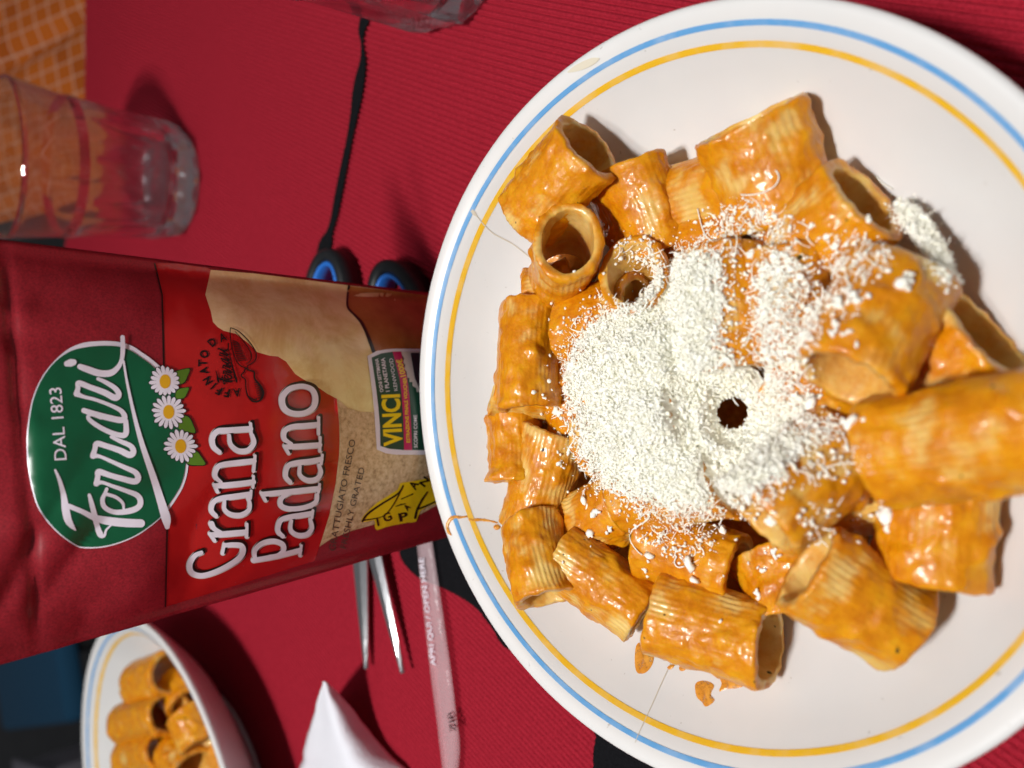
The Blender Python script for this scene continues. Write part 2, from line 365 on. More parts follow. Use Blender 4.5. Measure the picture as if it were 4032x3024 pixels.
# ------------------------------------------------------------------ plates
PC = Vector((-0.0090, 0.1245, 0.0)); B2 = Vector((-0.2933, 0.5602, 0.0))
PROF = [(0.0, 0.0100), (0.03, 0.0102), (0.05, 0.0112), (0.064, 0.0136), (0.076, 0.0180), (0.086, 0.0232), (0.095, 0.0296), (0.1020, 0.0362), (0.1052, 0.0397), (0.1087, 0.0428), (0.1115, 0.0444), (0.1138, 0.0450), (0.1152, 0.0443), (0.1152, 0.0425)]
OUT = [(0.1130, 0.0390), (0.106, 0.0320), (0.096, 0.0228), (0.084, 0.0135), (0.073, 0.0065), (0.0690, 0.0040), (0.0680, 0.0012), (0.0660, 0.0008), (0.0640, 0.0012), (0.0630, 0.0050), (0.03, 0.0052), (0.0, 0.0052)]
def profz(r):
    for (a, za), (b, zb) in zip(PROF, PROF[1:]):
        if r <= b: return za + (zb - za) * (r - a) / max(b - a, 1e-9)
    return 0.045
def make_plate(c, k, kz, label, foot=1.0):
    root = empty("soup_plate", c); tag(root, label, "plate")
    inner = smoothcurve(PROF, 4); outer = smoothcurve(OUT, 3)
    prof = [(max(p[0], 0.0) * k, p[1] * kz) for p in inner] + [(max(p[0], 0) * k * (foot if p[0] < 0.09 else 1), p[1] * kz) for p in outer]
    V, F = lathe(prof, 160, closed=False); mesh("dish", V, F, M['ceramic'], root)
    for nm, a, b, mm in (("blue_ring", 0.1081, 0.10945, 'blue_ring'), ("yellow_ring", 0.1036, 0.1050, 'yellow_ring')):
        rr = [(r * k, (profz2(r)) * kz + 0.00016) for r in np.linspace(a, b, 4)]
        V, F = lathe(rr, 200, closed=False)
        V = [(x * (1 + 0.0012 * noise.noise(Vector((x * 30, y * 30, a * 99)))), y * (1 + 0.0012 * noise.noise(Vector((x * 30, y * 30, a * 99)))), z + 0.00005) for x, y, z in V]
        mesh(nm, V, F, M[mm], root)
    return root
_in = np.array(smoothcurve(PROF, 4)); 
def profz2(r):
    sel = _in[: 4 * 11 + 1]; return float(np.interp(r, sel[:, 0], sel[:, 1]))
profz = profz2
plate = make_plate(PC, 1.0, 1.0, "large white soup plate with blue and yellow rings, heaped with cheese-topped rigatoni")
bowl = make_plate(B2, 0.1462 / 0.115, 0.05 / 0.045, "white soup plate in the lower left corner, half hidden by the red pouch", 0.96)
def onplate(u, v, off=0.0002):
    z = 0.02
    for _ in range(12):
        p = onz(u, v, z); r = (p.xy - PC.xy).length; z = 0.5 * z + 0.5 * (profz(min(r, 0.1138)) + off)
    return onz(u, v, z)
def plate_ribbon(name, pts, m, parent, w0=None):
    sm = smoothcurve(pts, 5); A = []; Bq = []
    for i, p in enumerate(sm):
        d = sm[min(i + 1, len(sm) - 1)] - sm[max(i - 1, 0)]; nn = np.array([-d[1], d[0]]); nn /= max(np.linalg.norm(nn), 1e-6)
        A.append(onplate(*(p[:2] + nn * p[2] / 2), 0.0003)); Bq.append(onplate(*(p[:2] - nn * p[2] / 2), 0.0003))
    n = len(A); V = A + Bq
    return mesh(name, [v - parent.location for v in V], [(i, i + 1, n + i + 1, n + i) for i in range(n - 1)], m, parent)
plate_ribbon("crack", [(1857, 828, 12), (1868, 842, 14), (1878, 852, 5), (1905, 885, 4), (1940, 918, 4.5), (1972, 936, 5), (2020, 962, 4), (2075, 1004, 4), (2120, 1035, 3)], M['crack'], plate)
plate_ribbon("crack", [(2650, 2590, 3), (2600, 2700, 3.5), (2560, 2790, 3), (2518, 2880, 3), (2500, 2925, 2)], M['crack'], plate)
plate_ribbon("glaze_chip", [(2235, 285, 4), (2262, 272, 22), (2300, 256, 30), (2335, 240, 26), (2360, 230, 5)], M['stain'], plate)

# ------------------------------------------------------------------ rigatoni
PV, PF = [], []      # everything grated cheese can land on
def add_bvh(V, F):
    o = len(PV); PV.extend(V); PF.extend([tuple(i + o for i in f) for f in F])
def sstep(a, b, x):
    t = min(1, max(0, (x - a) / (b - a))); return t * t * (3 - 2 * t)
def rigatone(A, B, r=0.0115, sq=0.92, roll=0.0, seed=0, sauce=0.0, bend=0.0, nu=168, nv=34, coll=True, wall=0.0026, ridges=42):
    A, B = Vector(A), Vector(B); ax = (B - A); Ln = ax.length; ax.normalize()
    ref = Vector((0, 0, 1)) if abs(ax.z) < 0.85 else Vector((0, 1, 0))
    sx = ax.cross(ref).normalized(); sy = sx.cross(ax).normalized()
    c, s_ = math.cos(roll), math.sin(roll); sx, sy = sx * c + sy * s_, sy * c - sx * s_
    mid = (A + B) / 2; so = Vector((seed * 3.17, seed * 1.31, seed * 7.7)); rs = random.Random(seed)
    V, SA = [], []
    sl1, sl2 = rs.uniform(-.12, .12), rs.uniform(-.12, .12); p1 = rs.uniform(0, 6.28)
    wob = [rs.uniform(-.05, .05) for _ in range(4)]
    rows = []
    def ring(t, kind, inset=0.0):
        row = []
        for k in range(nu):
            a = 2 * math.pi * k / nu
            ca, sa = math.cos(a), math.sin(a)
            flat = 1 + wob[0] * math.cos(2 * a + wob[1] * 40) * 1.2 + wob[2] * math.cos(3 * a) * 0.7 + 0.03 * math.cos(2 * a + 3 * t)
            end = t - 0.5
            slant = (sl1 * ca + sl2 * sa) * r * 0.9 * end * 2
            base = A + ax * (Ln * t + slant) + (sx * 0.0)
            bo = sy * (bend * (1 - 4 * end * end))
            dirv = sx * (ca / math.sqrt(sq)) + sy * (sa * math.sqrt(sq) * (1.0 if sq < 1 else 1))
            rr = r * flat * (1 + 0.035 * noise.noise((base + dirv * r + so) * 55)) * (1 + 0.05 * max(0, abs(end) * 2 - 0.6) / 0.4 * (0.5 + noise.noise(Vector((a * 1.3, seed, end * 9)))))
            q = (base + dirv * rr) * 1.0 + so
            n1 = noise.noise(q * 95) + 0.5 * noise.noise(q * 210)
            sc = sstep(-0.80 - sauce, 0.26 - sauce, n1 + 0.22 * noise.noise(q * 480))
            if kind == 0:
                lump = max(0.0, noise.noise(q * 330 + Vector((5, 1, 2)))) ; lump2 = max(0, noise.noise(q * 150 + Vector((9, 4, 1))) - 0.12)
                rg = math.cos(ridges * a + 0.35 * noise.noise(q * 60)); rr += 0.00018 * (rg - 0.2) * (1 - 0.82 * sc) + sc * (0.0003 + 0.0009 * lump + 0.0024 * lump2); sc = min(1, max(0, sc * 0.92 - 0.08 * rg * (1 - 0.6 * sc)))
                rr += 0.0005 * sc * max(0, abs(end) * 2 - 0.8) * 5 * max(0, noise.noise(q * 260))
                edge = abs(end) * 2
                if edge > 0.97: rr -= wall * 0.28 * (edge - 0.97) / 0.03
                rr -= inset
            else:
                rr -= wall + inset + 0.0003 * noise.noise(q * 200); 
                sc = -0.16 + 0.5 * sc * sc
                
            P_ = base + bo + dirv * rr
            if abs(end) > 0.495: P_ = P_ + ax * (0.0007 * noise.noise(q * 300) * (1 if end > 0 else -1) + (0.0004 if kind == 0 else 0.0) * 0)
            row.append(len(V)); V.append(P_); SA.append(sc)
        return row
    ts = [0.0] + [0.012 + 0.976 * i / (nv - 1) for i in range(nv)] + [1.0]
    for t in ts: rows.append(ring(t, 0))
    tin = [1.0, 0.985, 0.93, 0.8, 0.6, 0.4, 0.2, 0.07, 0.015, 0.0]
    for i, t in enumerate(tin): rows.append(ring(t, 2 if t in (1.0, 0.0) else 1, -0.0003 if t in (1.0, 0.0) else 0.0))
    F = []
    n = len(rows)
    for i in range(n):
        j = (i + 1) % n
        for k in range(nu):
            l = (k + 1) % nu; F.append((rows[i][k], rows[i][l], rows[j][l], rows[j][k]))
    if coll:
        st = [rows[i] for i in range(0, nv + 1, 4)] + rows[nv + 1:]
        VV = []; FF = []; sub = list(range(0, nu, 4))
        for rw in st: VV.extend(V[rw[k]] for k in sub)
        m_ = len(sub); ns = len(st)
        for i in range(ns):
            for k in range(m_): FF.append((i * m_ + k, i * m_ + (k + 1) % m_, ((i + 1) % ns) * m_ + (k + 1) % m_, ((i + 1) % ns) * m_ + k))
        add_bvh(VV, FF)
    me = bpy.data.meshes.new("rigatone"); loc = mid
    me.from_pydata([tuple(v - loc) for v in V], [], F); me.update()
    at = me.attributes.new("sauce", 'FLOAT', 'POINT'); at.data.foreach_set("value", SA)
    o = link("rigatone", me, M['pasta']); o.location = loc
    return o
def end_on(u, v, z, r, sq, ax_tilt=0.0, clampk=0.86):
    p = onz(u, v, z)
    for _ in range(8):
        rad = (p.xy - PC.xy).length
        need = profz(min(rad + r * 0.35, 0.112)) + r * clampk
        if p.z < need: z = need; p = onz(u, v, z)
    return p
# (u1, v1, z1, u2, v2, z2, radius, squash, roll, sauce, label)
RIG = [
 (2314, 583, .041, 2092, 850, .026, .0118, .95, 0, .16, "upright tilted rigatone at the upper left of the heap, open mouth towards the top"),
 (2238, 950, .045, 2216, 1100, .020, .0113, 1.0, 0, .14, "rigatone standing on end, round open mouth facing the camera, left of the cheese"),
 (2450, 665, .024, 2570, 985, .026, .0120, .80, 0, .14, "rigatone beside the tilted open tube, its shaded end pointing to the plate top"),
 (2590, 835, .023, 2890, 745, .024, .0112, .88, 0, -.12, "pale ribbed rigatone tucked under the topmost flattened tube"),
 (2948, 482, .030, 3082, 868, .040, .0128, .70, 0, .02, "topmost wide flattened rigatone leaning up the plate, casting a long shadow"),
 (3400, 782, .026, 3160, 1000, .026, .0110, .85, 0, .08, "rigatone with slit-like mouth beside the drift of cheese on the plate"),
 (3546, 1085, .038, 3345, 1490, .047, .0120, .90, .3, .10, "large ribbed rigatone right of the cheese, torn open mouth pointing down left"),
 (3868, 1312, .028, 3520, 1560, .026, .0124, .76, 0, -.10, "ribbed rigatone at the right rim of the heap with flattened dark mouth"),
 (3462, 1788, .050, 4150, 1672, .056, .0112, .95, 0, .22, "nearest blurred rigatone cut off by the right edge of the photo"),
 (3700, 1800, .026, 3655, 2275, .026, .0120, .85, 0, .16, "orange coated rigatone under the nearest one, pointing straight down"),
 (3180, 2236, .037, 3545, 2465, .026, .0112, .92, 0, -.02, "lowest right rigatone with its open mouth facing up left"),
 (3030, 2170, .022, 3110, 2400, .022, .0105, .85, 0, .25, "sauce covered rigatone squeezed behind the lowest right tube"),
 (2580, 2415, .022, 3025, 2543, .024, .0114, .92, 0, .06, "lowest rigatone of the heap, lying level with its mouth to the right"),
 (2208, 2190, .026, 2530, 2408, .026, .0110, .92, 0, -.06, "ribbed rigatone slanting down right at the lower left of the heap"),
 (2185, 1700, .030, 2092, 2062, .031, .0114, .92, 0, -.14, "glossy pale ribbed rigatone left of the cheese, below the squarish one"),
 (2095, 2060, .021, 2158, 2350, .022, .0108, .90, 0, -.05, "small lower left rigatone touching the plate, mouth facing down"),
 (2096, 1205, .033, 2088, 1604, .033, .0112, .95, 0, .10, "squarish upright rigatone at the left side, mouth pointing down"),
 (1962, 1490, .021, 2220, 1540, .021, .0108, .92, 0, -.15, "pale ribbed rigatone peeking out behind the squarish one at the far left"),
 (2020, 1640, .023, 2030, 1890, .022, .0100, .92, 0, .12, "orange rigatone half hidden at the far left under the glossy ribbed one"),
 (2232, 1290, .035, 2520, 1215, .034, .0108, .92, 0, .25, "sauce covered rigatone entering the cheese from the left"),
 (2085, 1165, .021, 2260, 1120, .022, .0092, .92, 0, -.05, "small rigatone end peeking out below the round standing tube"),
 (2490, 1075, .041, 2600, 1220, .024, .0112, .95, 0, .15, "cheese dusted rigatone with dark mouth below the top left tubes"),
 (2835, 1010, .037, 2885, 1440, .040, .0112, .92, 0, .12, "middle rigatone showing as an orange stripe between two bands of cheese"),
 (3085, 985, .034, 3092, 1430, .036, .0112, .92, 0, .10, "rigatone under the right hand band of cheese"),
 (3330, 1755, .038, 2992, 2032, .041, .0114, .90, 0, .12, "rigatone slanting down left out of the cheese, pale inside at its lower mouth"),
 (3190, 1975, .028, 3540, 1880, .028, .0110, .88, 0, -.16, "ribbed rigatone beneath the nearest blurred one, sprinkled with crumbs"),
 (2540, 2130, .030, 2905, 2248, .031, .0108, .92, 0, .26, "orange rigatone below the cheese with a shadowed mouth to the right"),
 (2270, 2080, .026, 2470, 1985, .027, .0104, .90, 0, -.02, "short rigatone gap filler between the glossy ribbed one and the cheese"),
 (3075, 2075, .024, 3360, 2092, .024, .0100, .88, 0, .16, "rigatone in the shade above the lowest right mouth, topped with crumbs"),
 (2330, 1460, .036, 2720, 1390, .038, .0112, .92, 0, .05, "rigatone buried in the upper left of the cheese mound"),
 (2340, 1730, .036, 2720, 1640, .039, .0112, .92, 0, .05, "rigatone buried in the middle of the cheese mound"),
 (2480, 1960, .033, 2860, 1880, .036, .0112, .92, 0, .05, "rigatone buried in the lower part of the cheese mound"),
 (2905, 1632, .037, 2895, 1668, .014, .0108, 1.0, 0, .10, "upright rigatone whose mouth is the dark hole in the cheese"),
 (3110, 1500, .030, 3300, 1700, .032, .0110, .92, 0, .08, "rigatone under the cheese between the dark hole and the right hand tubes"),
 (2640, 1000, .022, 2960, 950, .022, .0108, .85, 0, .2, "low rigatone in the gap between the top row and the cheese, left part"),
 (3030, 930, .024, 3300, 985, .024, .0108, .85, 0, .2, "low rigatone in the gap under the topmost flattened tube, right part"),
 (2225, 1400, .024, 2290, 1700, .024, .0105, .85, 0, .2, "low sauce covered rigatone between the squarish one and the cheese"),
 (3570, 1150, .020, 3640, 1330, .020, .0092, .85, 0, .2, "thin edge of a rigatone behind the large ribbed one at the right"),
]
# tubes whose open mouth faces the camera: which end, and how squarely
MOUTH = {0: (0, .42), 1: (0, .93), 5: (0, .50), 6: (1, .40), 7: (0, .28), 4: (1, -.10), 10: (0, .36), 12: (1, .20), 13: (1, .08), 15: (1, .28), 16: (1, .14), 21: (0, .75), 24: (1, .28), 26: (1, .30)}
def place(u1, v1, z1, u2, v2, z2_, r, sq, mouth):
    a = end_on(u1, v1, z1, r, sq); b = end_on(u2, v2, z2_, r, sq)
    if mouth is None: return a, b
    end, tgt = mouth
    for lift in range(12):
        o_, (mu, mv) = (b, (u1, v1)) if end == 0 else (a, (u2, v2))
        lo, hi = o_.z - 0.03, o_.z + 0.045
        for _ in range(26):
            z = (lo + hi) / 2; m_ = onz(mu, mv, z)
            c = (m_ - o_).normalized().dot((CAM - m_).normalized())
            if c < tgt: lo = z
            else: hi = z
        m2 = end_on(mu, mv, z, r, sq)
        if (m2 - m_).length < 1e-4: break
        z2o = o_.z + 0.002
        if end == 0: b = onz(u2, v2, z2o)
        else: a = onz(u1, v1, z2o)
    return (m2, o_) if end == 0 else (o_, m2)
for i, (u1, v1, z1, u2, v2, z2_, r, sq, roll, sa, lab) in enumerate(RIG):
    a, b = place(u1, v1, z1, u2, v2, z2_, r, sq, MOUTH.get(i))
    print(i, "len %.1f mm z %.1f %.1f" % ((a - b).length * 1000, a.z * 1000, b.z * 1000))
    e_ = (b - a) * 0.02; o = rigatone(a - e_, b + e_, r * 1.035, sq * random.uniform(.92, 1.0), roll + random.uniform(-.15, .15), i + 3, sa, bend=random.uniform(-.0012, .0018))
    tag(o, lab, "pasta", "rigatoni heaped on the large plate")
Zb = Zm(0, 2300, 1100 / 2212)
RIG2 = [
 (1090, 800, .040, 1340, 700, .036, "rigatone at the top of the far plate's pasta, near the white rim"),
 (1000, 1105, .046, 1345, 1015, .040, "rigatone with a round dark mouth in the middle of the far plate"),
 (1030, 1370, .044, 1330, 1300, .040, "rigatone with grey-lit side near the bottom edge of the photo in the far plate"),
 (1480, 1000, .034, 1600, 1270, .032, "rigatone in the far plate lying along the near rim"),
 (1380, 1330, .036, 1520, 1480, .036, "orange rigatone lower right in the far plate, at the photo's bottom edge"),
 (1380, 790, .026, 1500, 960, .026, "shaded rigatone in the far plate beside the rim, right of the top one"),
 (1150, 1500, .036, 1400, 1560, .034, "rigatone in the far plate cut by the bottom edge of the photo"),
 (1200, 950, .026, 1420, 1180, .026, "rigatone at the bottom of the far plate's heap, between the others"),
]
for i, (x1, y1, z1, x2, y2, z2_, lab) in enumerate(RIG2):
    a = onz(*Zb(x1, y1), z1); b = onz(*Zb(x2, y2), z2_)
    o = rigatone(a, b, 0.0145, 0.92, 0, 60 + i, .34, nu=168, nv=24, coll=False, wall=.0032)
    tag(o, lab, "pasta", "rigatoni in the far plate")

V = [(0, 0, 0.006)]; F = []
for j in range(1, 9):
    for k in range(40):
        t = 2 * math.pi * k / 40; rr = 0.062 * j / 8 * (1 + 0.12 * noise.noise(Vector((math.cos(t) * 1.5, math.sin(t) * 1.5, 8))))
        V.append((rr * math.cos(t), rr * math.sin(t), (0.006 + 0.004 * noise.noise(Vector((rr * 60, t, 2)))) * (1 - (j / 8) ** 4)))
for k in range(40): F.append((0, 1 + k, 1 + (k + 1) % 40))
for j in range(7):
    for k in range(40): F.append((1 + j * 40 + k, 1 + j * 40 + (k + 1) % 40, 41 + j * 40 + (k + 1) % 40, 41 + j * 40 + k))
o = mesh("sauce_pool", V, F, M['sauce']); o.location = (B2.x + 0.028, B2.y - 0.016, 0.0175); tag(o, "orange sauce between the rigatoni in the far plate", "sauce")
# ------------------------------------------------------------------ sauce splashes
def splash(name, label, outline, dome=0.0009, hole=None):
    pts = smoothcurve(outline, 5, True); c = np.mean(pts, axis=0); V = []; F = []; n = len(pts); K = 5
    for k in range(K):
        f = 1 - k / K
        for p in pts:
            q = c + (p - c) * f; h = dome * (1 - f ** 3) if k else 0
            V.append(onplate(q[0], q[1], 0.00015 + h + 0.0003 * k / K * noise.noise(Vector((q[0] * .05, q[1] * .05, 0)))))
    V.append(onplate(c[0], c[1], 0.00015 + dome))
    for k in range(K - 1):
        for i in range(n): F.append((k * n + i, k * n + (i + 1) % n, (k + 1) * n + (i + 1) % n, (k + 1) * n + i))
    for i in range(n): F.append(((K - 1) * n + i, (K - 1) * n + (i + 1) % n, K * n))
    o0 = V[-1].copy(); o = mesh(name, [v - o0 for v in V], F, M['smear' if name == 'sauce_smear' else 'sauce']); o.location = o0
    return tag(o, label, "sauce", "sauce splashes on the plate")
pool = []
for k in range(26):
    t = 2 * math.pi * k / 26; q = 1 + 0.10 * noise.noise(Vector((math.cos(t) * 2, math.sin(t) * 2, 4.4)))
    pool.append((2770 + 610 * q * math.cos(t), 1640 + 640 * q * math.sin(t)))
splash("sauce_pool", "small sauce puddle seen inside the round standing rigatone", [(2225 + 125 * math.cos(t) , 1055 + 120 * math.sin(t)) for t in np.linspace(0, 6.2832, 15)[:-1]], .0006)
splash("sauce_pool", "thin pool of orange sauce under the heap of rigatoni", pool, .0008)
zF = Zm(1800, 1900, 1000 / 1659); zG = Zm(2600, 1800, 1300 / 2157)
splash("sauce_smear", "curled orange sauce smear on the plate below the heap, leftmost one", [zF(*p) for p in ((1165, 1080), (1190, 1045), (1205, 1090), (1235, 1130), (1228, 1180), (1255, 1160), (1240, 1090), (1285, 1105), (1280, 1175), (1250, 1225), (1215, 1248), (1175, 1240), (1160, 1180))], .0005)
splash("sauce_drop", "tiny sauce dot beside the crack under the heap", [zF(*p) for p in ((1372, 1210), (1390, 1190), (1420, 1192), (1405, 1215), (1385, 1222))], .0004)
splash("sauce_drop", "small sauce dot just right of the crack under the heap", [zF(*p) for p in ((1450, 1205), (1475, 1192), (1500, 1208), (1480, 1230), (1455, 1228))], .0004)
splash("sauce_smear", "thick orange sauce smear lowest on the plate", [zG(*p) for p in ((230, 1480), (290, 1460), (350, 1490), (330, 1550), (355, 1590), (300, 1630), (270, 1600), (235, 1560))], .0006)
splash("sauce_smear", "grainy sauce smear touching the lowest rigatone", [zG(*p) for p in ((385, 1430), (440, 1420), (470, 1450), (545, 1490), (500, 1510), (440, 1515), (385, 1530), (400, 1480))], .0004)
zH = Zm(1300, 1900, 600 / 1659)
def streak(label, pts):
    sm = smoothcurve(pts, 6); A = []; Bq = []; C_ = []
    for i, p in enumerate(sm):
        d = sm[min(i + 1, len(sm) - 1)] - sm[max(i - 1, 0)]; nn = np.array([-d[1], d[0]]); nn /= max(np.linalg.norm(nn), 1e-6)
        ww = p[2] * (0.8 + 0.4 * random.random())
        A.append(onplate(*(p[:2] + nn * ww / 2), 0.0002)); Bq.append(onplate(*(p[:2] - nn * ww / 2), 0.0002)); C_.append(onplate(*p[:2], 0.0007))
    n = len(A); V = A + C_ + Bq; F = []
    for i in range(n - 1): F += [(i, i + 1, n + i + 1, n + i), (n + i, n + i + 1, 2 * n + i + 1, 2 * n + i)]
    o0 = V[n].copy(); o = mesh("sauce_smear", [v - o0 for v in V], F, M['smear']); o.location = o0
    tag(o, label, "sauce", "sauce splashes on the plate")
streak("curved sauce streak crossing the rings at the left rim of the plate", [(*zH(*p[:2]), p[2]) for p in ((1320, 575, 6), (1285, 530, 12), (1275, 470, 13), (1300, 410, 16), (1350, 375, 14), (1420, 378, 10), (1490, 370, 8))])
streak("sauce streak inside the yellow ring at the left of the plate", [(*zH(*p[:2]), p[2]) for p in ((1500, 400, 8), (1560, 408, 10), (1640, 405, 12), (1750, 420, 7), (1820, 440, 6))])
splash("sauce_drop", "round sauce drop left of the glossy ribbed rigatone", [zF(*p) for p in ((238, 285), (262, 272), (284, 290), (268, 308), (245, 306))], .0006)

# ------------------------------------------------------------------ grated cheese
pv, pf = lathe([(p[0] * 1.0, p[1]) for p in smoothcurve(PROF, 2)], 64, PC, False)
add_bvh([Vector(v) for v in pv], pf)
bvh = BVHTree.FromPolygons([tuple(v) for v in PV], PF)
def pip(poly, x, y):
    c = False; n = len(poly)
    for i in range(n):
        x1, y1 = poly[i]; x2, y2 = poly[i - 1]
        if (y1 > y) != (y2 > y) and x < (x2 - x1) * (y - y1) / (y2 - y1) + x1: c = not c
    return c
def pdist(poly, x, y):
    best = 1e9; n = len(poly)
    for i in range(n):
        x1, y1 = poly[i]; x2, y2 = poly[i - 1]; dx, dy = x2 - x1, y2 - y1
        t = max(0, min(1, ((x - x1) * dx + (y - y1) * dy) / (dx * dx + dy * dy + 1e-9)))
        best = min(best, math.hypot(x - x1 - t * dx, y - y1 - t * dy))
    return best
# regions in the picture where the cheese landed: outline, density inside, falloff outside (px)
CH_REG = [
 ([(2225, 1470), (2290, 1330), (2370, 1260), (2500, 1190), (2600, 1080), (2640, 1020), (2740, 1000), (2830, 1030), (2845, 1130), (2830, 1300), (2870, 1420), (2960, 1480), (2985, 1560), (3040, 1640), (3110, 1690), (3170, 1760), (3100, 1860), (2980, 1930), (2920, 1990), (2700, 2010), (2520, 1960), (2380, 1900), (2300, 1780), (2290, 1640), (2235, 1560)], 1.0, 125),
 ([(3000, 1040), (3080, 990), (3180, 1030), (3230, 1130), (3225, 1260), (3150, 1400), (3140, 1520), (3200, 1620), (3290, 1680), (3260, 1760), (3120, 1750), (3020, 1640), (2990, 1400), (2985, 1200)], 0.74, 100),
 ([(2780, 890), (2900, 830), (3000, 850), (3130, 900), (3120, 950), (3000, 985), (2850, 985)], 0.55, 80),
 ([(2440, 960), (2520, 930), (2600, 970), (2620, 1060), (2540, 1060), (2430, 1040)], 0.5, 60),
 ([(2520, 2010), (2680, 2000), (2830, 2060), (2800, 2140), (2690, 2190), (2560, 2130)], 0.5, 60),
 ([(3150, 2030), (3260, 1990), (3370, 2040), (3330, 2110), (3200, 2120)], 0.45, 50),
 ([(3270, 960), (3380, 940), (3480, 980), (3500, 1040), (3400, 1090), (3290, 1070)], 0.5, 60),
 ([(3250, 1120), (3330, 1090), (3380, 1180), (3300, 1280), (3240, 1300)], 0.35, 60),
 ([(3510, 790), (3600, 800), (3680, 880), (3740, 1000), (3790, 1110), (3760, 1150), (3700, 1090), (3620, 980), (3540, 880)], 0.9, 45),
 ([(3100, 1730), (3280, 1740), (3370, 1800), (3260, 1880), (3120, 1900)], 0.4, 70),
 ([(2690, 1130), (2900, 1130), (2960, 1200), (2960, 1440), (2860, 1440), (2700, 1300)], 0.3, 30),
 ([(2440, 1060), (2560, 1040), (2620, 1140), (2600, 1230), (2480, 1260), (2400, 1220)], 0.38, 40),
]
HOLE = (2898, 1624, 50, 60)
def density(u, v):
    if ((u - HOLE[0]) / HOLE[2]) ** 2 + ((v - HOLE[1]) / HOLE[3]) ** 2 < 1: return 0, 0
    best = 0; depth = 0
    for i, (poly, wgt, fall) in enumerate(CH_REG):
        ins = pip(poly, u, v); d = pdist(poly, u, v)
        if ins: x = wgt; dd = d
        else: x = wgt * max(0, 1 - d / fall) ** 1.7 * 0.8; dd = 0
        if i == 0 and ins: depth = max(depth, min(1, d / 150))
        if i in (8,) and ins: depth = max(depth, min(0.5, d / 150))
        if i == 10 : x *= 1.0
        best = max(best, x)
    return best, depth
# coarse lookup tables, then bilinear
GU, GV = np.arange(1900, 4040, 20), np.arange(500, 2600, 20)
DG = np.zeros((len(GU), len(GV))); HG = np.zeros_like(DG)
for i, u in enumerate(GU):
    for j, v in enumerate(GV): DG[i, j], HG[i, j] = density(u, v)
def look(G, u, v):
    x, y = (u - 1900) / 20, (v - 500) / 20
    i, j = int(x), int(y)
    if i < 0 or j < 0 or i >= len(GU) - 1 or j >= len(GV) - 1: return 0
    fx, fy = x - i, y - j
    return (G[i, j] * (1 - fx) + G[i + 1, j] * fx) * (1 - fy) + (G[i, j + 1] * (1 - fx) + G[i + 1, j + 1] * fx) * fy
bm = bmesh.new(); bmesh.ops.create_icosphere(bm, subdivisions=1, radius=1.0)
ICOV = np.array([v.co[:] for v in bm.verts]); ICOF = np.array([[v.index for v in f.verts] for f in bm.faces]); bm.free()
CUBV = np.array([[-1, -1, -1], [1, -1, -1], [1, 1, -1], [-1, 1, -1], [-1, -1, 1], [1, -1, 1], [1, 1, 1], [-1, 1, 1]]) * 0.75
CUBF = np.array([[0, 2, 1], [0, 3, 2], [4, 5, 6], [4, 6, 7], [0, 1, 5], [0, 5, 4], [1, 2, 6], [1, 6, 5], [2, 3, 7], [2, 7, 6], [3, 0, 4], [3, 4, 7]])
def rotm():
    q = rng.normal(size=4); q /= np.linalg.norm(q); w_, x, y, z = q
    return np.array([[1 - 2 * (y * y + z * z), 2 * (x * y - z * w_), 2 * (x * z + y * w_)], [2 * (x * y + z * w_), 1 - 2 * (x * x + z * z), 2 * (y * z - x * w_)], [2 * (x * z - y * w_), 2 * (y * z + x * w_), 1 - 2 * (x * x + y * y)]])
class Bits:
    def __init__(s): s.V = []; s.F = []; s.n = 0
    def add(s, V, F): s.V.append(V); s.F.append(F + s.n); s.n += len(V)
    def crumb(s, p, size):
        B_, F_ = (ICOV, ICOF)
        sc = size * rng.uniform(0.5, 1.3, 3)
        V = (B_ * rng.uniform(0.6, 1.25, (len(B_), 1)) * sc) @ rotm().T; V[:, 2] *= 0.8
        s.add(V + np.array(p), F_)
    def shred(s, p, ln, wd):
        K = 5; a = rng.uniform(0, 6.28); cur = rng.normal(0, 1.4); tilt = rng.normal(0, 0.2); V = []
        x = np.zeros(3)
        for k in range(K + 1):
            d = np.array([math.cos(a), math.sin(a), tilt]); nrm = np.array([-math.sin(a), math.cos(a), 0])
            wk = wd * (1 - 0.6 * abs(2 * k / K - 1) ** 3)
            for (sx_, sz) in ((-1, -.4), (1, -.4), (1, .4), (-1, .4)): V.append(x + nrm * sx_ * wk + np.array([0, 0, sz * wd]))
            x = x + d * ln / K; a += cur / K
        V = np.array(V) - x / 2; F = []
        for k in range(K):
            for q in range(4):
                A_, B_, C_, D_ = k * 4 + q, k * 4 + (q + 1) % 4, k * 4 + 4 + (q + 1) % 4, k * 4 + 4 + q
                F += [[A_, B_, C_], [A_, C_, D_]]
        s.add(V + np.array(p), np.array(F))
    def build(s, name, label):
        V = np.concatenate(s.V); F = np.concatenate(s.F); c = V.mean(0); c[2] = V[:, 2].min()
        me = bpy.data.meshes.new(name); me.from_pydata((V - c).tolist(), [], F.tolist()); me.update()
        o = link(name, me, M['cheese'], None, True); o.location = c
        return tag(o, label, "cheese", None, "stuff")
heap, drift = Bits(), Bits()
down = Vector((0, 0, -1)); cnt = 0
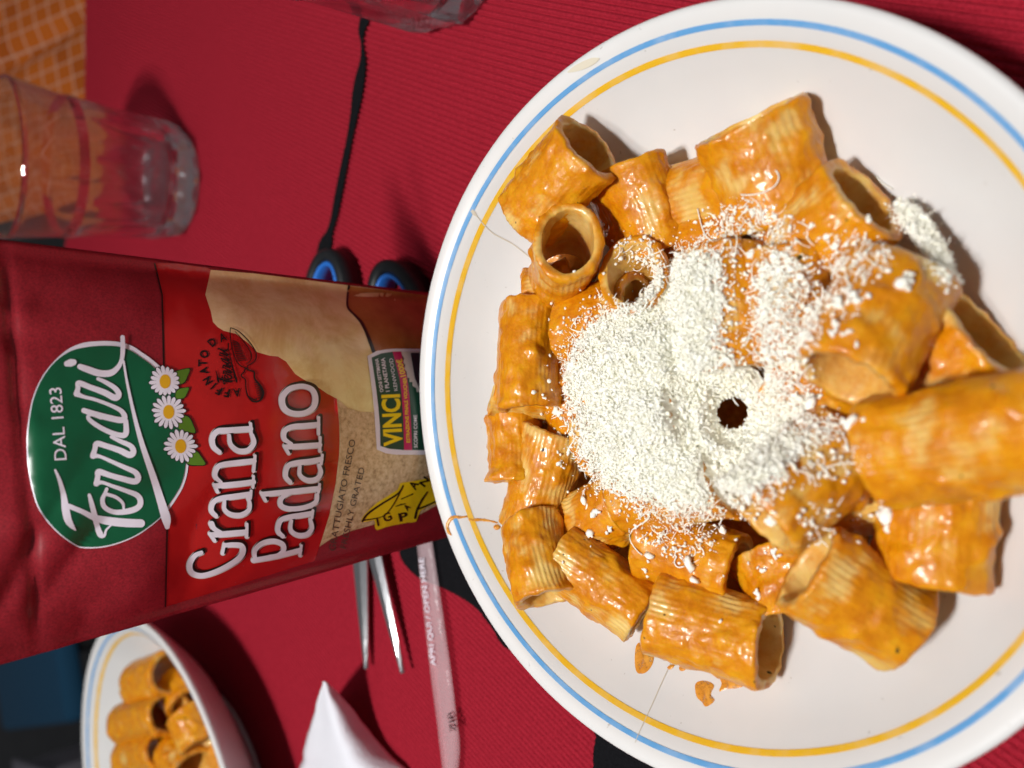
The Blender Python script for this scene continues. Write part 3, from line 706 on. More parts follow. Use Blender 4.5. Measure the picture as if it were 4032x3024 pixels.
# the body of the mound: a bridging crust over the tubes where the cheese lies thick
gx0, gy0, gs, gn = -0.075, 0.035, 0.0005, 320
HH = np.zeros((gn, gn)); DD = np.zeros((gn, gn)); EE = np.zeros((gn, gn))
for i in range(gn):
    for j in range(gn):
        h = bvh.ray_cast(Vector((gx0 + i * gs, gy0 + j * gs, 0.12)), down)
        if h[0] is None: continue
        HH[i, j] = h[0].z
def blur(Aa, k):
    for ax in (0, 1):
        c = np.cumsum(np.pad(Aa, [(k + 1, k) if q == ax else (0, 0) for q in (0, 1)], mode='edge'), axis=ax)
        Aa = (np.take(c, range(2 * k + 1, c.shape[ax]), axis=ax) - np.take(c, range(0, c.shape[ax] - 2 * k - 1), axis=ax)) / (2 * k + 1)
    return Aa
BR = np.maximum(HH, blur(blur(np.maximum(HH, 0.030), 12), 9) + 0.0004); BR = blur(BR, 1)
for i in range(gn):
    for j in range(gn):
        u, v = pix(Vector((gx0 + i * gs, gy0 + j * gs, BR[i, j])))
        if look(DG, u, v) > 0.3: DD[i, j], EE[i, j] = density(u, v)
        if ((u - HOLE[0]) / HOLE[2]) ** 2 + ((v - HOLE[1]) / HOLE[3]) ** 2 < 1: DD[i, j] = -1
MV = []; MI = -np.ones((gn, gn), int)
for i in range(gn):
    for j in range(gn):
        if DD[i, j] > 0.62:
            x, y = gx0 + i * gs, gy0 + j * gs
            e = sstep(0.62, 0.93, DD[i, j]); q = Vector((x, y, 0))
            z = BR[i, j] + 0.0032 * EE[i, j] - 0.0028 * (1 - e) - 0.0006 + 0.0010 * EE[i, j] * noise.noise(q * 150) + 0.0006 * noise.noise(q * 420) + 0.0004 * noise.noise(q * 1000)
            MI[i, j] = len(MV); MV.append((x, y, z))
MF = []
for i in range(gn - 1):
    for j in range(gn - 1):
        a_, b_, c_, d_ = MI[i, j], MI[i + 1, j], MI[i + 1, j + 1], MI[i, j + 1]
        if min(a_, b_, c_, d_) >= 0: MF += [[a_, b_, c_], [a_, c_, d_]]
heap.add(np.array(MV), np.array(MF))
PV2 = [tuple(v) for v in PV] + MV; PF2 = PF + [tuple(k + len(PV) for k in f) for f in MF]
bvh = BVHTree.FromPolygons(PV2, PF2)
for it in range(320000):
    rr = 0.1 * math.sqrt(rng.random()); a = rng.random() * 6.2832
    x, y = PC.x + rr * math.cos(a), PC.y + rr * math.sin(a)
    h = bvh.ray_cast(Vector((x, y, 0.12)), down)
    if h[0] is None: continue
    u, v = pix(h[0]); d = look(DG, u, v)
    if d < 0.004: continue
    cl = 0.5 + 0.5 * noise.noise(Vector((x * 170, y * 170, 1.3))) + 0.28 * noise.noise(Vector((x * 420, y * 420, 4.3)))
    acc = d * (0.25 + 1.1 * cl) if d < 0.75 else d
    if d < 0.7: acc *= 0.42
    elif d < 0.75: acc = 0.35 + 0.55 * cl
    if abs(h[1].z) < 0.25: acc *= 0.45
    if rng.random() > acc: continue
    dep = look(HG, u, v)
    if d < 0.6 or True:
        dz = rng.random() * 0.0011 * d
    p = (x + rng.normal(0, .0003), y + rng.normal(0, .0003), h[0].z + max(0, dz) + 0.0002)
    B_ = drift if (u > 3480 and v < 1200 and h[0].z < 0.034) else heap
    q = rng.random()
    if q < (0.022 if d > 0.8 else 0.10): B_.shred(p, rng.uniform(.0016, .0065), rng.uniform(.00009, .00020))
    elif q > 0.984: B_.crumb(p, rng.uniform(.0006, .0012))
    else: B_.crumb(p, .00013 + .00052 * rng.random() ** 2.4)
    cnt += 1
# single crumbs that rolled away from the heap
zc = Zm(1800, 1150, 900 / 1659)
LUMP = [(zc(720, 860), .0014), (zc(745, 885), .0011), (zc(835, 880), .0013), (zc(748, 1030), .0013), (zc(820, 1145), .0013), (zc(745, 1245), .0012), (zc(925, 1510), .0016), (zc(990, 1615), .0014), (zc(1020, 1590), .001), (zc(560, 730), .0008), (zc(690, 710), .0006), (zc(640, 950), .0008),
        (zF(875, 330), .0012), (zF(1265, 475), .0013), (zF(1525, 545), .0022), (zF(1230, 570), .0009), (zF(1245, 610), .0006), (zF(1060, 430), .0005), (zF(1000, 300), .0011), (zG(730, 425), .0013), (zG(410, 480), .0013), (zG(740, 610), .0012), (zG(645, 895), .0010), (zG(1480, 390), .0020), (zG(1480, 455), .0011), (zG(1440, 380), .0014), (zG(500, 540), .0008), (zG(415, 775), .0006), (zG(395, 1070), .0006)]
for _ in range(260):
    u, v = rng.uniform(2080, 3500), rng.uniform(850, 2250)
    if 0 < look(DG, u, v) or rng.random() < .22: LUMP.append(((u, v), rng.uniform(.00035, .0009)))
zE = Zm(3150, 1000, 882 / 1463)
LUMP += [(zE(385, 305), .0013), (zE(260, 330), .0016), (zE(215, 520), .0012), (zE(665, 195), .0014), (zE(715, 180), .0012), (zE(345, 1090), .0015), (zE(75, 985), .0020), (zE(640, 195), .0008)]
def pix_hit(u, v):
    return bvh.ray_cast(CAM, ray(u, v).normalized())[0]
for (u, v), sz in LUMP:
    sz *= 1.25
    p = pix_hit(u, v)
    if p is not None:
        heap.crumb((p.x, p.y, p.z + sz * .3), sz)
        if sz > .001:
            for _ in range(3): heap.crumb((p.x + rng.normal(0, sz * .7), p.y + rng.normal(0, sz * .7), p.z + sz * .3), sz * .55)
def curl(px, wd):
    sm = smoothcurve(px, 6); W = []
    for p in sm:
        q = pix_hit(p[0], p[1])
        if q is not None: W.append(q + Vector((0, 0, 0.0006)))
    if len(W) > 2:
        V, F = tube(W, wd, 4); 
        FF = []
        for f in F:
            for k in range(1, len(f) - 1): FF.append([f[0], f[k], f[k + 1]])
        heap.add(np.array([v[:] for v in V]), np.array(FF))
zB = Zm(2650, 350, 900 / 1659)
for c in ([(750, 590), (775, 640), (750, 700), (680, 745), (590, 770), (500, 770)], [(185, 870), (205, 960), (240, 1060), (300, 1110)], [(400, 920), (395, 1020), (385, 1100)], [(1530, 1090), (1400, 1180), (1330, 1290)], [(1480, 640), (1530, 690), (1600, 730)], [(890, 1080), (940, 1130), (1000, 1150)], [(1290, 1220), (1190, 1330), (1140, 1260)]):
    curl([zB(*p) for p in c], 0.00022)
for c in ([(1130, 300), (1140, 380), (1180, 440), (1215, 470)], [(1440, 480), (1425, 520), (1450, 550), (1490, 545)], [(1260, 200), (1250, 240), (1160, 300), (1135, 340)]):
    curl([zF(*p) for p in c], 0.00024)
heap.build("grated_cheese", "mound of white grated cheese crumbs and shreds heaped over the rigatoni")
drift.build("grated_cheese", "drift of grated cheese lying on the bare plate right of the heap")

# ------------------------------------------------------------------ pouch
BY = 0.2620
pouch = empty("cheese_pouch", (-0.0105, BY, 0.0)); tag(pouch, "red stand-up pouch of grated cheese with green oval badge, behind the plate", "pouch")
ZT = 0.212
def xl(z): return -0.0679 + (-0.0713 + 0.0679) * (z - 0.02) / 0.169
def xr(z): return 0.0443 + (0.0532 - 0.0443) * (z - 0.02) / 0.162
def wrk(x, z):
    q = Vector((x, z, 0.0))
    up_ = sstep(0.10, 0.15, z); left = sstep(0.0, -0.05, x)
    a = 0.0027 * up_ * (0.2 + sstep(-0.015, -0.06, x)) * (abs(noise.noise(Vector((x * 42 + z * 34, z * 30, 2)))) * 2 - 0.5)
    b = 0.0008 * up_ * noise.noise(Vector((x * 95, z * 60, 5)))
    top = 0.0009 * sstep(0.172, 0.180, z) * noise.noise(Vector((x * 110, z * 45, 9))) * 1.5
    crease = -0.0012 * math.exp(-((z - 0.1805 - 0.02 * x) / 0.0016) ** 2)
    gen = 0.0010 * noise.noise(Vector((x * 30, z * 26, 1)))
    return a + b + top + crease + gen
def bulge(x, z):
    l, r_ = xl(z), xr(z); s = (2 * x - l - r_) / (r_ - l); s = max(-1, min(1, s))
    f = max(0.0, 1 - (abs(s) / 0.93) ** 2.6)
    t = z / ZT
    pz = 0.020 * (1 - sstep(0.35, 0.95, t)) + 0.0045 * (1 - sstep(0.8, 0.97, t)) * sstep(0.3, 0.6, t)
    return f * pz + wrk(x, z) * (0.25 + 0.75 * min(1, f * 2))
def front(x, z): return BY - 0.0006 - bulge(x, z) - 0.010 * (z / ZT - 0.5) * 0
def bagpt(u, v, off):
    d = ray(u, v); y = BY - 0.01
    for _ in range(7):
        p = CAM + d * (y / d.y); y = front(p.x, p.z)
    p = CAM + d * (y / d.y)
    return p + (CAM - p).normalized() * off - pouch.location
V = []; F = []; nx, nz = 84, 130
for side in (0, 1):
    for j in range(nz + 1):
        z = 0.0005 + (ZT - 0.0005) * j / nz; l, r_ = xl(z), xr(z)
        for i in range(nx + 1):
            x = l + (r_ - l) * i / nx
            y = front(x, z) if side == 0 else BY + 0.0006 + max(0, bulge(x, z)) * 0.9
            V.append(Vector((x, y, z)) - pouch.location)
W1 = nx + 1; off = (nz + 1) * W1
for j in range(nz):
    for i in range(nx):
        a = j * W1 + i; F.append((a, a + 1, a + W1 + 1, a + W1)); F.append((off + a, off + a + W1, off + a + W1 + 1, off + a + 1))
for j in range(nz):
    a = j * W1; F.append((a, a + W1, off + a + W1, off + a)); a += nx; F.append((a + W1, a, off + a, off + a + W1))
for i in range(nx):
    F.append((i + 1, i, off + i, off + i + 1)); a = nz * W1 + i; F.append((a, a + 1, off + a + 1, off + a))
mesh("pouch_film", V, F, M['crimson'], pouch)
LAY = 0.00008
def bag_poly(name, pts, layer, m, parent=pouch, cell=18, smooth_n=0, extra=0.0):
    if smooth_n: pts = [tuple(p) for p in smoothcurve(pts, smooth_n, True)]
    bm = bmesh.new(); bm.faces.new([bm.verts.new((p[0], p[1], 0)) for p in pts])
    bmesh.ops.triangulate(bm, faces=bm.faces[:])
    us = [p[0] for p in pts]; vs = [p[1] for p in pts]
    for ax, lo, hi in ((0, min(us), max(us)), (1, min(vs), max(vs))):
        k = math.floor(lo / cell) + 1
        while k * cell < hi:
            co = [0, 0, 0]; no = [0, 0, 0]; co[ax] = k * cell; no[ax] = 1
            bmesh.ops.bisect_plane(bm, geom=bm.verts[:] + bm.edges[:] + bm.faces[:], plane_co=co, plane_no=no); k += 1
    for vv in bm.verts: vv.co = bagpt(vv.co.x, vv.co.y, LAY * layer + extra)
    me = bpy.data.meshes.new(name); bm.to_mesh(me); bm.free()
    par = parent; o = link(name, me, m, par)
    return o
def bag_strokes(name, strokes, layer, m, f, wscale=1.0, shift=(0, 0), grow=0.0, parent=pouch, n=7):
    V = []; F = []; e = 0.0
    for stq in strokes:
        sm = smoothcurve(stq, n); cnt_ = len(sm); b0 = len(V); Ltot = max(1, cnt_)
        P2 = [np.array(f(p[0], p[1])) + np.array(shift) for p in sm]; Wd = [(p[2] * wscale + grow) / 2 for p in sm]
        # round caps
        rows = []
        for i in range(cnt_):
            d = P2[min(i + 1, cnt_ - 1)] - P2[max(i - 1, 0)]; d = d / max(np.linalg.norm(d), 1e-6); nn = np.array([-d[1], d[0]])
            if i == 0:
                for q in (-0.95, -0.7, -0.35): rows.append((P2[0] + d * Wd[0] * q, nn, Wd[0] * math.sqrt(1 - q * q)))
            rows.append((P2[i], nn, Wd[i]))
            if i == cnt_ - 1:
                for q in (0.35, 0.7, 0.95): rows.append((P2[i] + d * Wd[i] * q, nn, Wd[i] * math.sqrt(1 - q * q)))
        for i, (c, nn, wd) in enumerate(rows):
            oo = LAY * layer + e + 0.00001 * i / len(rows)
            for s_ in (-1, 0, 1): V.append(bagpt(*(c + nn * wd * s_), oo))
        for i in range(len(rows) - 1):
            for q in (0, 1): F.append((b0 + i * 3 + q, b0 + i * 3 + q + 1, b0 + i * 3 + 4 + q, b0 + i * 3 + 3 + q))
        e += 0.000012
    return mesh(name, V, F, m, parent)
_tc = {}
def text2d(s, bold=0.0):
    k = (s, bold)
    if k not in _tc:
        c = bpy.data.curves.new("t", 'FONT'); c.body = s; c.size = 1.0; c.offset = bold; c.resolution_u = 3; c.fill_mode = 'FRONT'
        o = bpy.data.objects.new("t", c); COL.objects.link(o)
        dg = bpy.context.evaluated_depsgraph_get(); dg.update()
        me = bpy.data.meshes.new_from_object(o.evaluated_get(dg))
        V = np.array([v.co[:2] for v in me.vertices]); F = [tuple(p.vertices) for p in me.polygons]
        bpy.data.objects.remove(o); bpy.data.curves.remove(c); bpy.data.meshes.remove(me)
        _tc[k] = (V, F)
    return _tc[k]
def text_px(s, p0, p1, cap, bold=0.0, sag=0.0):
    V, F = text2d(s, bold); p0, p1 = np.array(p0, float), np.array(p1, float)
    x0, x1 = V[:, 0].min(), V[:, 0].max(); ymax = 0.73
    d = p1 - p0; up_ = np.array([d[1], -d[0]]); up_ /= np.linalg.norm(up_)
    out = []
    for x, y in V:
        t = (x - x0) / (x1 - x0); out.append(p0 + d * t + up_ * (cap * y / ymax + sag * 4 * t * (1 - t)))
    return out, F
def bag_text(s, p0, p1, cap, layer, m, bold=0.0, sag=0.0, parent=pouch, name="lettering"):
    Q, F = text_px(s, p0, p1, cap, bold, sag)
    return mesh(name, [bagpt(q[0], q[1], LAY * layer) for q in Q], F, m, parent, False)

z3 = Zm(0, 900, 1000 / 1843); z4 = Zm(0, 1700, 1000 / 1659); z5 = Zm(900, 1000, 900 / 1244); z6 = Zm(100, 1250, 600 / 1048)
za = Zm(600, 1600, 500 / 1037); zb = Zm(950, 1400, 500 / 1037); zs = Zm(1350, 1320, 400 / 1327); zy = Zm(1350, 1820, 400 / 1659); zk = Zm(700, 1200, 450 / 1493)
def ve_r(u): return 939 + (1148 - 939) * u / 1677          # pouch edge, upper side of the photo
def ve_l(u): return 2625 + (2124 - 2625) * u / 1741
# red panel and its printed photographs
wedge_edge = [z3(1530, 300), z3(1490, 480), z3(1530, 600), zk(460, 225), zk(520, 290), zk(600, 340), zk(760, 380), zk(930, 510), zk(1040, 620), zk(1200, 665), zb(300, 8), zb(365, 48), zb(440, 150), zb(500, 190), zb(560, 222), zb(640, 268), zb(700, 310), zb(780, 352)]
curve = [zb(780, 352), zb(800, 560), zb(803, 700), zb(798, 820), zb(770, 1050), zb(720, 1300), zb(640, 1560)]
red = [z3(1112, 250), z3(1140, 350), z3(1165, 450), z3(1178, 600), z3(1186, 930), (648, 1600), (655, 1850), z4(1090, 650), z4(1085, 850), z4(1078, 1145), (900, ve_l(900) - 52), (1100, ve_l(1100) - 56), (1240, ve_l(1240) - 60)] + curve[::-1] + wedge_edge[::-1] + [(820, ve_r(820) + 14), (700, ve_r(700) + 12)]
bag_poly("red_panel", red, 1, M['redfilm'])
bag_poly("panel_edge_shade", [(605, 1036), (612, 1036), (642, 1160), (648, 1405), (652, 1600), (660, 1850), (662, 2092), (655, 2390), (649, 2392), (655, 2092), (653, 1850), (646, 1600), (641, 1405), (635, 1160)], 2.2, M['dark_print'])  # shadow line along the red panel's edge, painted as a dark strip
wedge_poly = wedge_edge + [z5(650, 840), z5(720, 862), z5(800, 862), (1720, 1640), (1730, ve_r(1730) + 16), (1500, ve_r(1500) + 14), (1200, ve_r(1200) + 13), (1000, ve_r(1000) + 13)]
bag_poly("cheese_photo", wedge_poly, 1, M['wedge'])
crackp = [z5(655, 175), z5(648, 230), z5(650, 290), z5(690, 335), z5(725, 375), z5(752, 430), z5(775, 490), z5(800, 560)]
bag_poly("rind_photo", crackp + [z5(900, 560), (1740, 1420), (1740, ve_r(1740) + 16), (1560, ve_r(1560) + 15)], 2, M['rind'])
bag_strokes("rind_crack", [[(*p, w_) for p, w_ in zip(crackp, (9, 9, 9, 9, 12, 12, 14, 14))]], 3, M['dark_print'], lambda x, y: (x, y))
grated = curve + [(1300, 2124), (1380, 2092), z5(800, 1470), z5(1000, 1440), z5(1130, 1370), (1745, 1985), (1745, 1600), (1600, 1640), z5(800, 860), z5(720, 860), z5(650, 838)]
bag_poly("grated_cheese_photo", grated, 2.4, M['grated'])
bag_text("GRATTUGIATO FRESCO", zb(765, 1600), zb(935, 690), 26, 4, M['text_brown'], 0.006, 2)
bag_text("FRESHLY GRATED", zb(855, 1580), zb(1010, 920), 25, 4, M['text_brown'], 0.0, 2)
# oval badge
border = [z6(500, 163), z6(400, 174), z6(300, 214), z6(200, 298), z6(110, 415), z6(48, 560), z6(18, 720), z6(8, 850), z6(14, 1000), z6(38, 1150), z6(80, 1295), z6(150, 1405), z6(240, 1498), z6(340, 1568), z6(400, 1587), z6(520, 1584), z6(640, 1556), z6(760, 1505), z6(850, 1446), z6(930, 1380), (669, 2001), (700, 1955), (722, 1915), (738, 1860), (742, 1800), (738, 1700), (715, 1590), (680, 1500), (640, 1452), (597, 1414), (560, 1388), (520, 1362), (470, 1347), (430, 1343)]
bc = np.mean(border, axis=0)
def inset(pts, widths):
    out = []; n = len(pts)
    for i in range(n):
        d = np.array(pts[(i + 1) % n], float) - np.array(pts[i - 1], float); nn = np.array([-d[1], d[0]]); nn /= np.linalg.norm(nn)
        c = bc - np.array(pts[i])
        if nn @ c < 0: nn = -nn
        out.append(tuple(np.array(pts[i]) + nn * widths(i)))
    return out
bag_poly("badge_border", border, 3, M['white_print'], smooth_n=4)
bag_poly("badge", inset(border, lambda i: 19 if (i <= 1 or i >= 28) else (12 if i < 3 or 20 <= i else 5)), 5, M['green'], smooth_n=4)
SCRIPT = [
 [(205, 1050, 16), (235, 1120, 26), (262, 1220, 38), (275, 1310, 52), (292, 1390, 52), (320, 1435, 34), (345, 1462, 10)],
 [(300, 1298, 34), (390, 1335, 34), (470, 1375, 42), (560, 1398, 56), (680, 1412, 58), (795, 1416, 56)],
 [(440, 1222, 24), (458, 1290, 34), (476, 1360, 38), (492, 1430, 36), (515, 1492, 42), (542, 1500, 22), (556, 1462, 15), (590, 1428, 12)],
 [(560, 1180, 24), (545, 1215, 26), (530, 1255, 32), (545, 1305, 34), (610, 1338, 34), (700, 1334, 40), (770, 1310, 40), (792, 1270, 40), (770, 1225, 38), (700, 1195, 32), (600, 1160, 26), (530, 1135, 24), (490, 1140, 40)],
 [(555, 1215, 24), (620, 1235, 24), (668, 1275, 22), (676, 1322, 16)],
 [(488, 1142, 40), (498, 1095, 36), (505, 1062, 42), (580, 1085, 38), (670, 1110, 40), (750, 1128, 42), (775, 1105, 42), (755, 1065, 38), (680, 1030, 32), (580, 985, 26), (510, 955, 24), (465, 952, 38)],
 [(465, 952, 42), (478, 905, 34), (492, 868, 40), (560, 885, 38), (650, 915, 42), (715, 945, 44), (742, 925, 42), (725, 885, 36), (650, 850, 30), (590, 822, 22)],
 [(690, 712, 34), (690, 800, 40), (640, 808, 36), (550, 775, 34), (470, 728, 32), (432, 690, 28), (452, 668, 22), (520, 690, 24)],
 [(402, 640, 36), (480, 665, 40), (580, 692, 42), (660, 706, 42), (682, 682, 40), (655, 640, 32), (580, 602, 26), (480, 565, 24), (400, 545, 26), (352, 525, 40)],
 [(352, 525, 42), (362, 485, 32), (368, 452, 40), (440, 478, 38), (540, 515, 42), (615, 552, 44), (642, 530, 40), (620, 490, 36), (560, 450, 30), (500, 422, 24)],
 [(375, 338, 38), (430, 358, 46), (510, 384, 46), (585, 382, 44), (635, 345, 34), (662, 290, 28), (670, 220, 32), (668, 135, 30)],
 [(675, 300, 14), (700, 450, 18), (750, 680, 26), (805, 880, 36), (880, 1100, 46), (940, 1290, 58), (968, 1385, 62), (975, 1440, 34)],
 [(285, 318, 40), (312, 312, 52), (332, 308, 42)],
]
bag_strokes("script_lettering", SCRIPT, 6.5, M['white_print'], z6, 600 / 1048)
bag_text("DAL 1823", z6(284, 978), z6(247, 480), 51, 6.5, M['white_print'], 0.004)
# daisies over the badge edge
for (cu_, cv_, rad, ph, leaves) in ((650, 1502, 60, 0.1, [((690, 1500), (746, 1453)), ((700, 1560), (743, 1527))]), (664, 1622, 66, 0.3, [((705, 1650), (768, 1703))]), (711, 1757, 64, 0.0, [((735, 1790), (808, 1828))])):
    fl_ = bag_poly("daisy", [(cu_ + 22 * math.cos(a), cv_ + 28 * math.sin(a)) for a in np.linspace(0, 6.2832, 18)[:-1]], 6.9, M['daisy_yellow'])
    for (b0, t0) in leaves:
        d = np.array(t0) - np.array(b0); nn = np.array([-d[1], d[0]]) * 0.36; b0 = np.array(b0, float)
        bag_poly("leaf_outline", [tuple(b0 - d * .25), tuple(b0 + d * .25 + nn * 1.15), tuple(b0 + d * .75 + nn * .62), tuple(np.array(t0) + d * .06), tuple(b0 + d * .75 - nn * .62), tuple(b0 + d * .25 - nn * 1.15)], 5.0, M['black_print'], fl_, smooth_n=4)
        bag_poly("leaf", [tuple(b0 - d * .2), tuple(b0 + d * .25 + nn), tuple(b0 + d * .75 + nn * .5), tuple(t0), tuple(b0 + d * .75 - nn * .5), tuple(b0 + d * .25 - nn)], 5.3, M['leaf_print'], fl_, smooth_n=4)
    npet = 17
    for k in range(npet):
        a = ph + 2 * math.pi * k / npet; rr_ = rad * (0.92 + 0.16 * random.random())
        d = np.array([math.cos(a), math.sin(a)]); nn = np.array([-d[1], d[0]]); c0 = np.array([cu_, cv_])
        for nm, g, lay, mm in (("petal_outline", 3.0, 5.8, 'black_print'), ("petal", 0, 6.2, 'white_print')):
            hw = 7.6 + g
            pts = [tuple(c0 + d * 16 + nn * 4), tuple(c0 + d * (rr_ * .55) + nn * hw * .8), tuple(c0 + d * (rr_ * .85) + nn * hw), tuple(c0 + d * (rr_ + g)), tuple(c0 + d * (rr_ * .85) - nn * hw), tuple(c0 + d * (rr_ * .55) - nn * hw * .8), tuple(c0 + d * 16 - nn * 4)]
            bag_poly(nm, pts, lay, M[mm], fl_, cell=60, smooth_n=2, extra=0.000007 * (k % 2) + 0.000004 * (k == npet - 1))
# brand lettering with serif strokes
GR = [
 [(400, 1195, 34), (345, 1222, 40), (306, 1290, 46), (318, 1355, 46), (385, 1382, 42), (470, 1368, 42), (590, 1318, 44), (700, 1248, 48), (738, 1190, 48), (728, 1140, 44), (660, 1130, 40), (590, 1136, 36)], [(588, 1126, 26), (572, 1202, 26)],
 [(490, 1050, 46), (620, 1040, 48), (762, 1028, 46)], [(772, 962, 26), (770, 1066, 26)], [(470, 1040, 30), (508, 1096, 28)], [(560, 1030, 30), (505, 1000, 40), (482, 958, 46)],
 [(520, 895, 34), (482, 850, 40), (498, 785, 42), (560, 752, 44), (680, 735, 46), (790, 718, 44)], [(590, 775, 26), (590, 840, 34), (640, 882, 40), (720, 888, 42), (785, 850, 38), (795, 790, 32), (775, 745, 24)], [(806, 690, 24), (800, 752, 26)],
 [(520, 650, 44), (680, 636, 46), (825, 618, 44)], [(505, 640, 28), (532, 696, 28)], [(826, 572, 24), (822, 664, 24)], [(560, 620, 28), (512, 570, 40), (530, 500, 44), (590, 474, 44), (720, 458, 46), (830, 446, 44)], [(838, 404, 26), (828, 530, 26)],
 [(548, 374, 36), (500, 330, 42), (490, 262, 46), (530, 206, 48), (620, 196, 48), (800, 184, 48)], [(628, 236, 28), (640, 310, 36), (700, 362, 42), (780, 358, 44), (828, 300, 42), (815, 235, 32)], [(802, 142, 26), (808, 226, 26)],
]
PA = [
 [(110, 1648, 34), (112, 1590, 40), (170, 1535, 42), (260, 1515, 42), (335, 1540, 42), (345, 1590, 40), (300, 1630, 34), (230, 1640, 26)], [(100, 1672, 40), (280, 1640, 42), (480, 1590, 40)], [(490, 1552, 24), (480, 1632, 24)],
 [(340, 1478, 34), (300, 1430, 40), (318, 1352, 42), (380, 1322, 42), (480, 1306, 44), (572, 1290, 42)], [(410, 1350, 26), (405, 1425, 34), (460, 1466, 40), (535, 1460, 42), (576, 1410, 38), (565, 1340, 28)], [(585, 1265, 24), (576, 1326, 26)],
 [(185, 1132, 42), (400, 1112, 46), (630, 1088, 46)], [(165, 1122, 28), (198, 1184, 26)], [(400, 1120, 34), (330, 1165, 38), (325, 1225, 42), (400, 1252, 42), (520, 1240, 42), (605, 1200, 40), (620, 1140, 34)], [(640, 1052, 24), (630, 1116, 26)],
 [(400, 1034, 36), (362, 985, 40), (380, 905, 44), (450, 878, 46), (560, 865, 46), (650, 848, 44)], [(480, 905, 26), (480, 975, 34), (540, 1018, 42), (615, 1008, 42), (650, 955, 38), (635, 895, 28)], [(662, 812, 24), (652, 886, 26)],
 [(370, 746, 42), (500, 740, 46), (640, 730, 44)], [(352, 738, 28), (386, 798, 26)], [(645, 668, 24), (642, 780, 24)], [(410, 722, 28), (352, 680, 40), (356, 615, 44), (420, 582, 44), (520, 574, 46), (625, 564, 44)], [(632, 506, 26), (632, 640, 26)],
 [(470, 250, 40), (390, 275, 46), (335, 345, 50), (350, 430, 50), (420, 472, 46), (520, 468, 44), (590, 420, 48), (606, 345, 48), (580, 280, 44), (520, 252, 40), (470, 250, 40)],
]
for stq, f in ((GR, za), (PA, zb)):
    bag_strokes("lettering_halo", stq, 4.0, M['photo_grey'], f, 500 / 1037, (1.5, -1.5), 9)
    bag_strokes("lettering_shadow", stq, 4.6 + 1.2, M['dark_print'], f, 500 / 1037, (7, -8), 5)
    bag_strokes("lettering", stq, 4.6 + 1.2 + 4.0, M['white_print'], f, 500 / 1037)
# knife seal
KN = [[(690, 300, 7), (684, 370, 8), (700, 500, 9), (730, 630, 9), (770, 735, 10), (820, 795, 10), (875, 822, 9)], [(690, 300, 7), (780, 335, 8), (900, 440, 9), (990, 560, 10), (1028, 650, 11), (1005, 735, 10), (920, 792, 9)], [(750, 350, 6), (850, 460, 7), (940, 590, 8), (966, 680, 9), (940, 740, 8), (895, 775, 7)], [(915, 790, 8), (910, 830, 8)],
      [(885, 825, 14), (870, 870, 14), (830, 928, 12), (885, 980, 12), (890, 1080, 12), (915, 1190, 14), (985, 1262, 16), (1070, 1250, 18), (1118, 1160, 22), (1080, 1060, 22), (1005, 965, 18), (1000, 880, 16), (940, 858, 14), (885, 825, 14)]]
for q in range(9): KN.append([(1000 + q * 6, 1010 + q * 26, 7), (1050 + q * 2, 1030 + q * 22, 8), (1100, 1075 + q * 19, 9)])
for q in range(4): KN.append([(925 + q * 12, 1190 + q * 12, 6), (965 + q * 8, 1222 + q * 6, 6), (1030, 1240 - q * 5, 6)])
for q in range(12): KN.append([(712 + q * 6, 470 + q * 24, 8), (760 + q * 8, 480 + q * 22, 9), (800 + q * 10, 505 + q * 20, 6)])
bag_strokes("knife_drawing", KN, 4, M['black_print'], zk, 450 / 1493 * 1.35, n=4)
fsm = lambda x, y: zk(495 + (x - 200) * 0.355, 495 + (y - 110) * 0.388)
bag_strokes("script_lettering", SCRIPT, 4, M['black_print'], fsm, 450 / 1493 * 0.5, n=4)
sc_ = np.array((725, 775))
for chx, (lx, ly) in zip("AFFINATODA", ((772, 1145), (645, 1150), (540, 1122), (468, 1062), (393, 990), (342, 862), (325, 762), (348, 645), (452, 490), (588, 428))):
    out_ = np.array((lx, ly), float) - sc_; out_ = out_ / np.linalg.norm(out_); base_d = np.array([-out_[1], out_[0]])
    hw = {'I': 10, 'F': 34, 'O': 52, 'N': 44, 'D': 44}.get(chx, 46)
    c0 = np.array((lx, ly)) - out_ * 48
    bag_text(chx, zk(*(c0 - base_d * hw)), zk(*(c0 + base_d * hw)), 33, 4, M['black_print'], 0.03)
# promotional sticker
stk = [zs(*p) for p in ((320, 270), (440, 207), (560, 185), (700, 174), (1000, 180), (1400, 185), (1400, 1565), (1080, 1562), (700, 1560), (560, 1542), (445, 1492), (430, 1300), (410, 1000), (385, 750), (350, 480))]
sticker = bag_poly("promo_panel", stk, 5, M['white_print'])
bag_poly("green_field", [zs(*p) for p in ((375, 292), (500, 238), (650, 215), (1000, 218), (1400, 220), (1400, 1500), (1060, 1502), (800, 1500), (600, 1482), (490, 1446), (485, 1200), (465, 950), (430, 650))], 6, M['sticker_green'], sticker)
bag_poly("magenta_band", [zs(*p) for p in ((650, 215), (700, 400), (745, 580), (770, 800), (790, 1100), (800, 1500), (905, 1500), (890, 1150), (870, 800), (840, 560), (800, 400), (762, 212))], 7, M['pink_print'], sticker)
zz = [(762, 212), (775, 260), (800, 300), (790, 350), (815, 390), (805, 440), (835, 480), (840, 550), (870, 560), (870, 610), (910, 610), (910, 660), (960, 690), (965, 740), (1010, 745), (1400, 745), (1400, 215)]
bag_poly("appliance_photo", [zs(*p) for p in zz], 7.6, M['photo_grey'], sticker)
bag_poly("appliance_photo", [zs(*p) for p in ((885, 230), (1400, 220), (1400, 700), (1000, 700), (940, 560))], 8.4, M['photo_dark'], sticker)
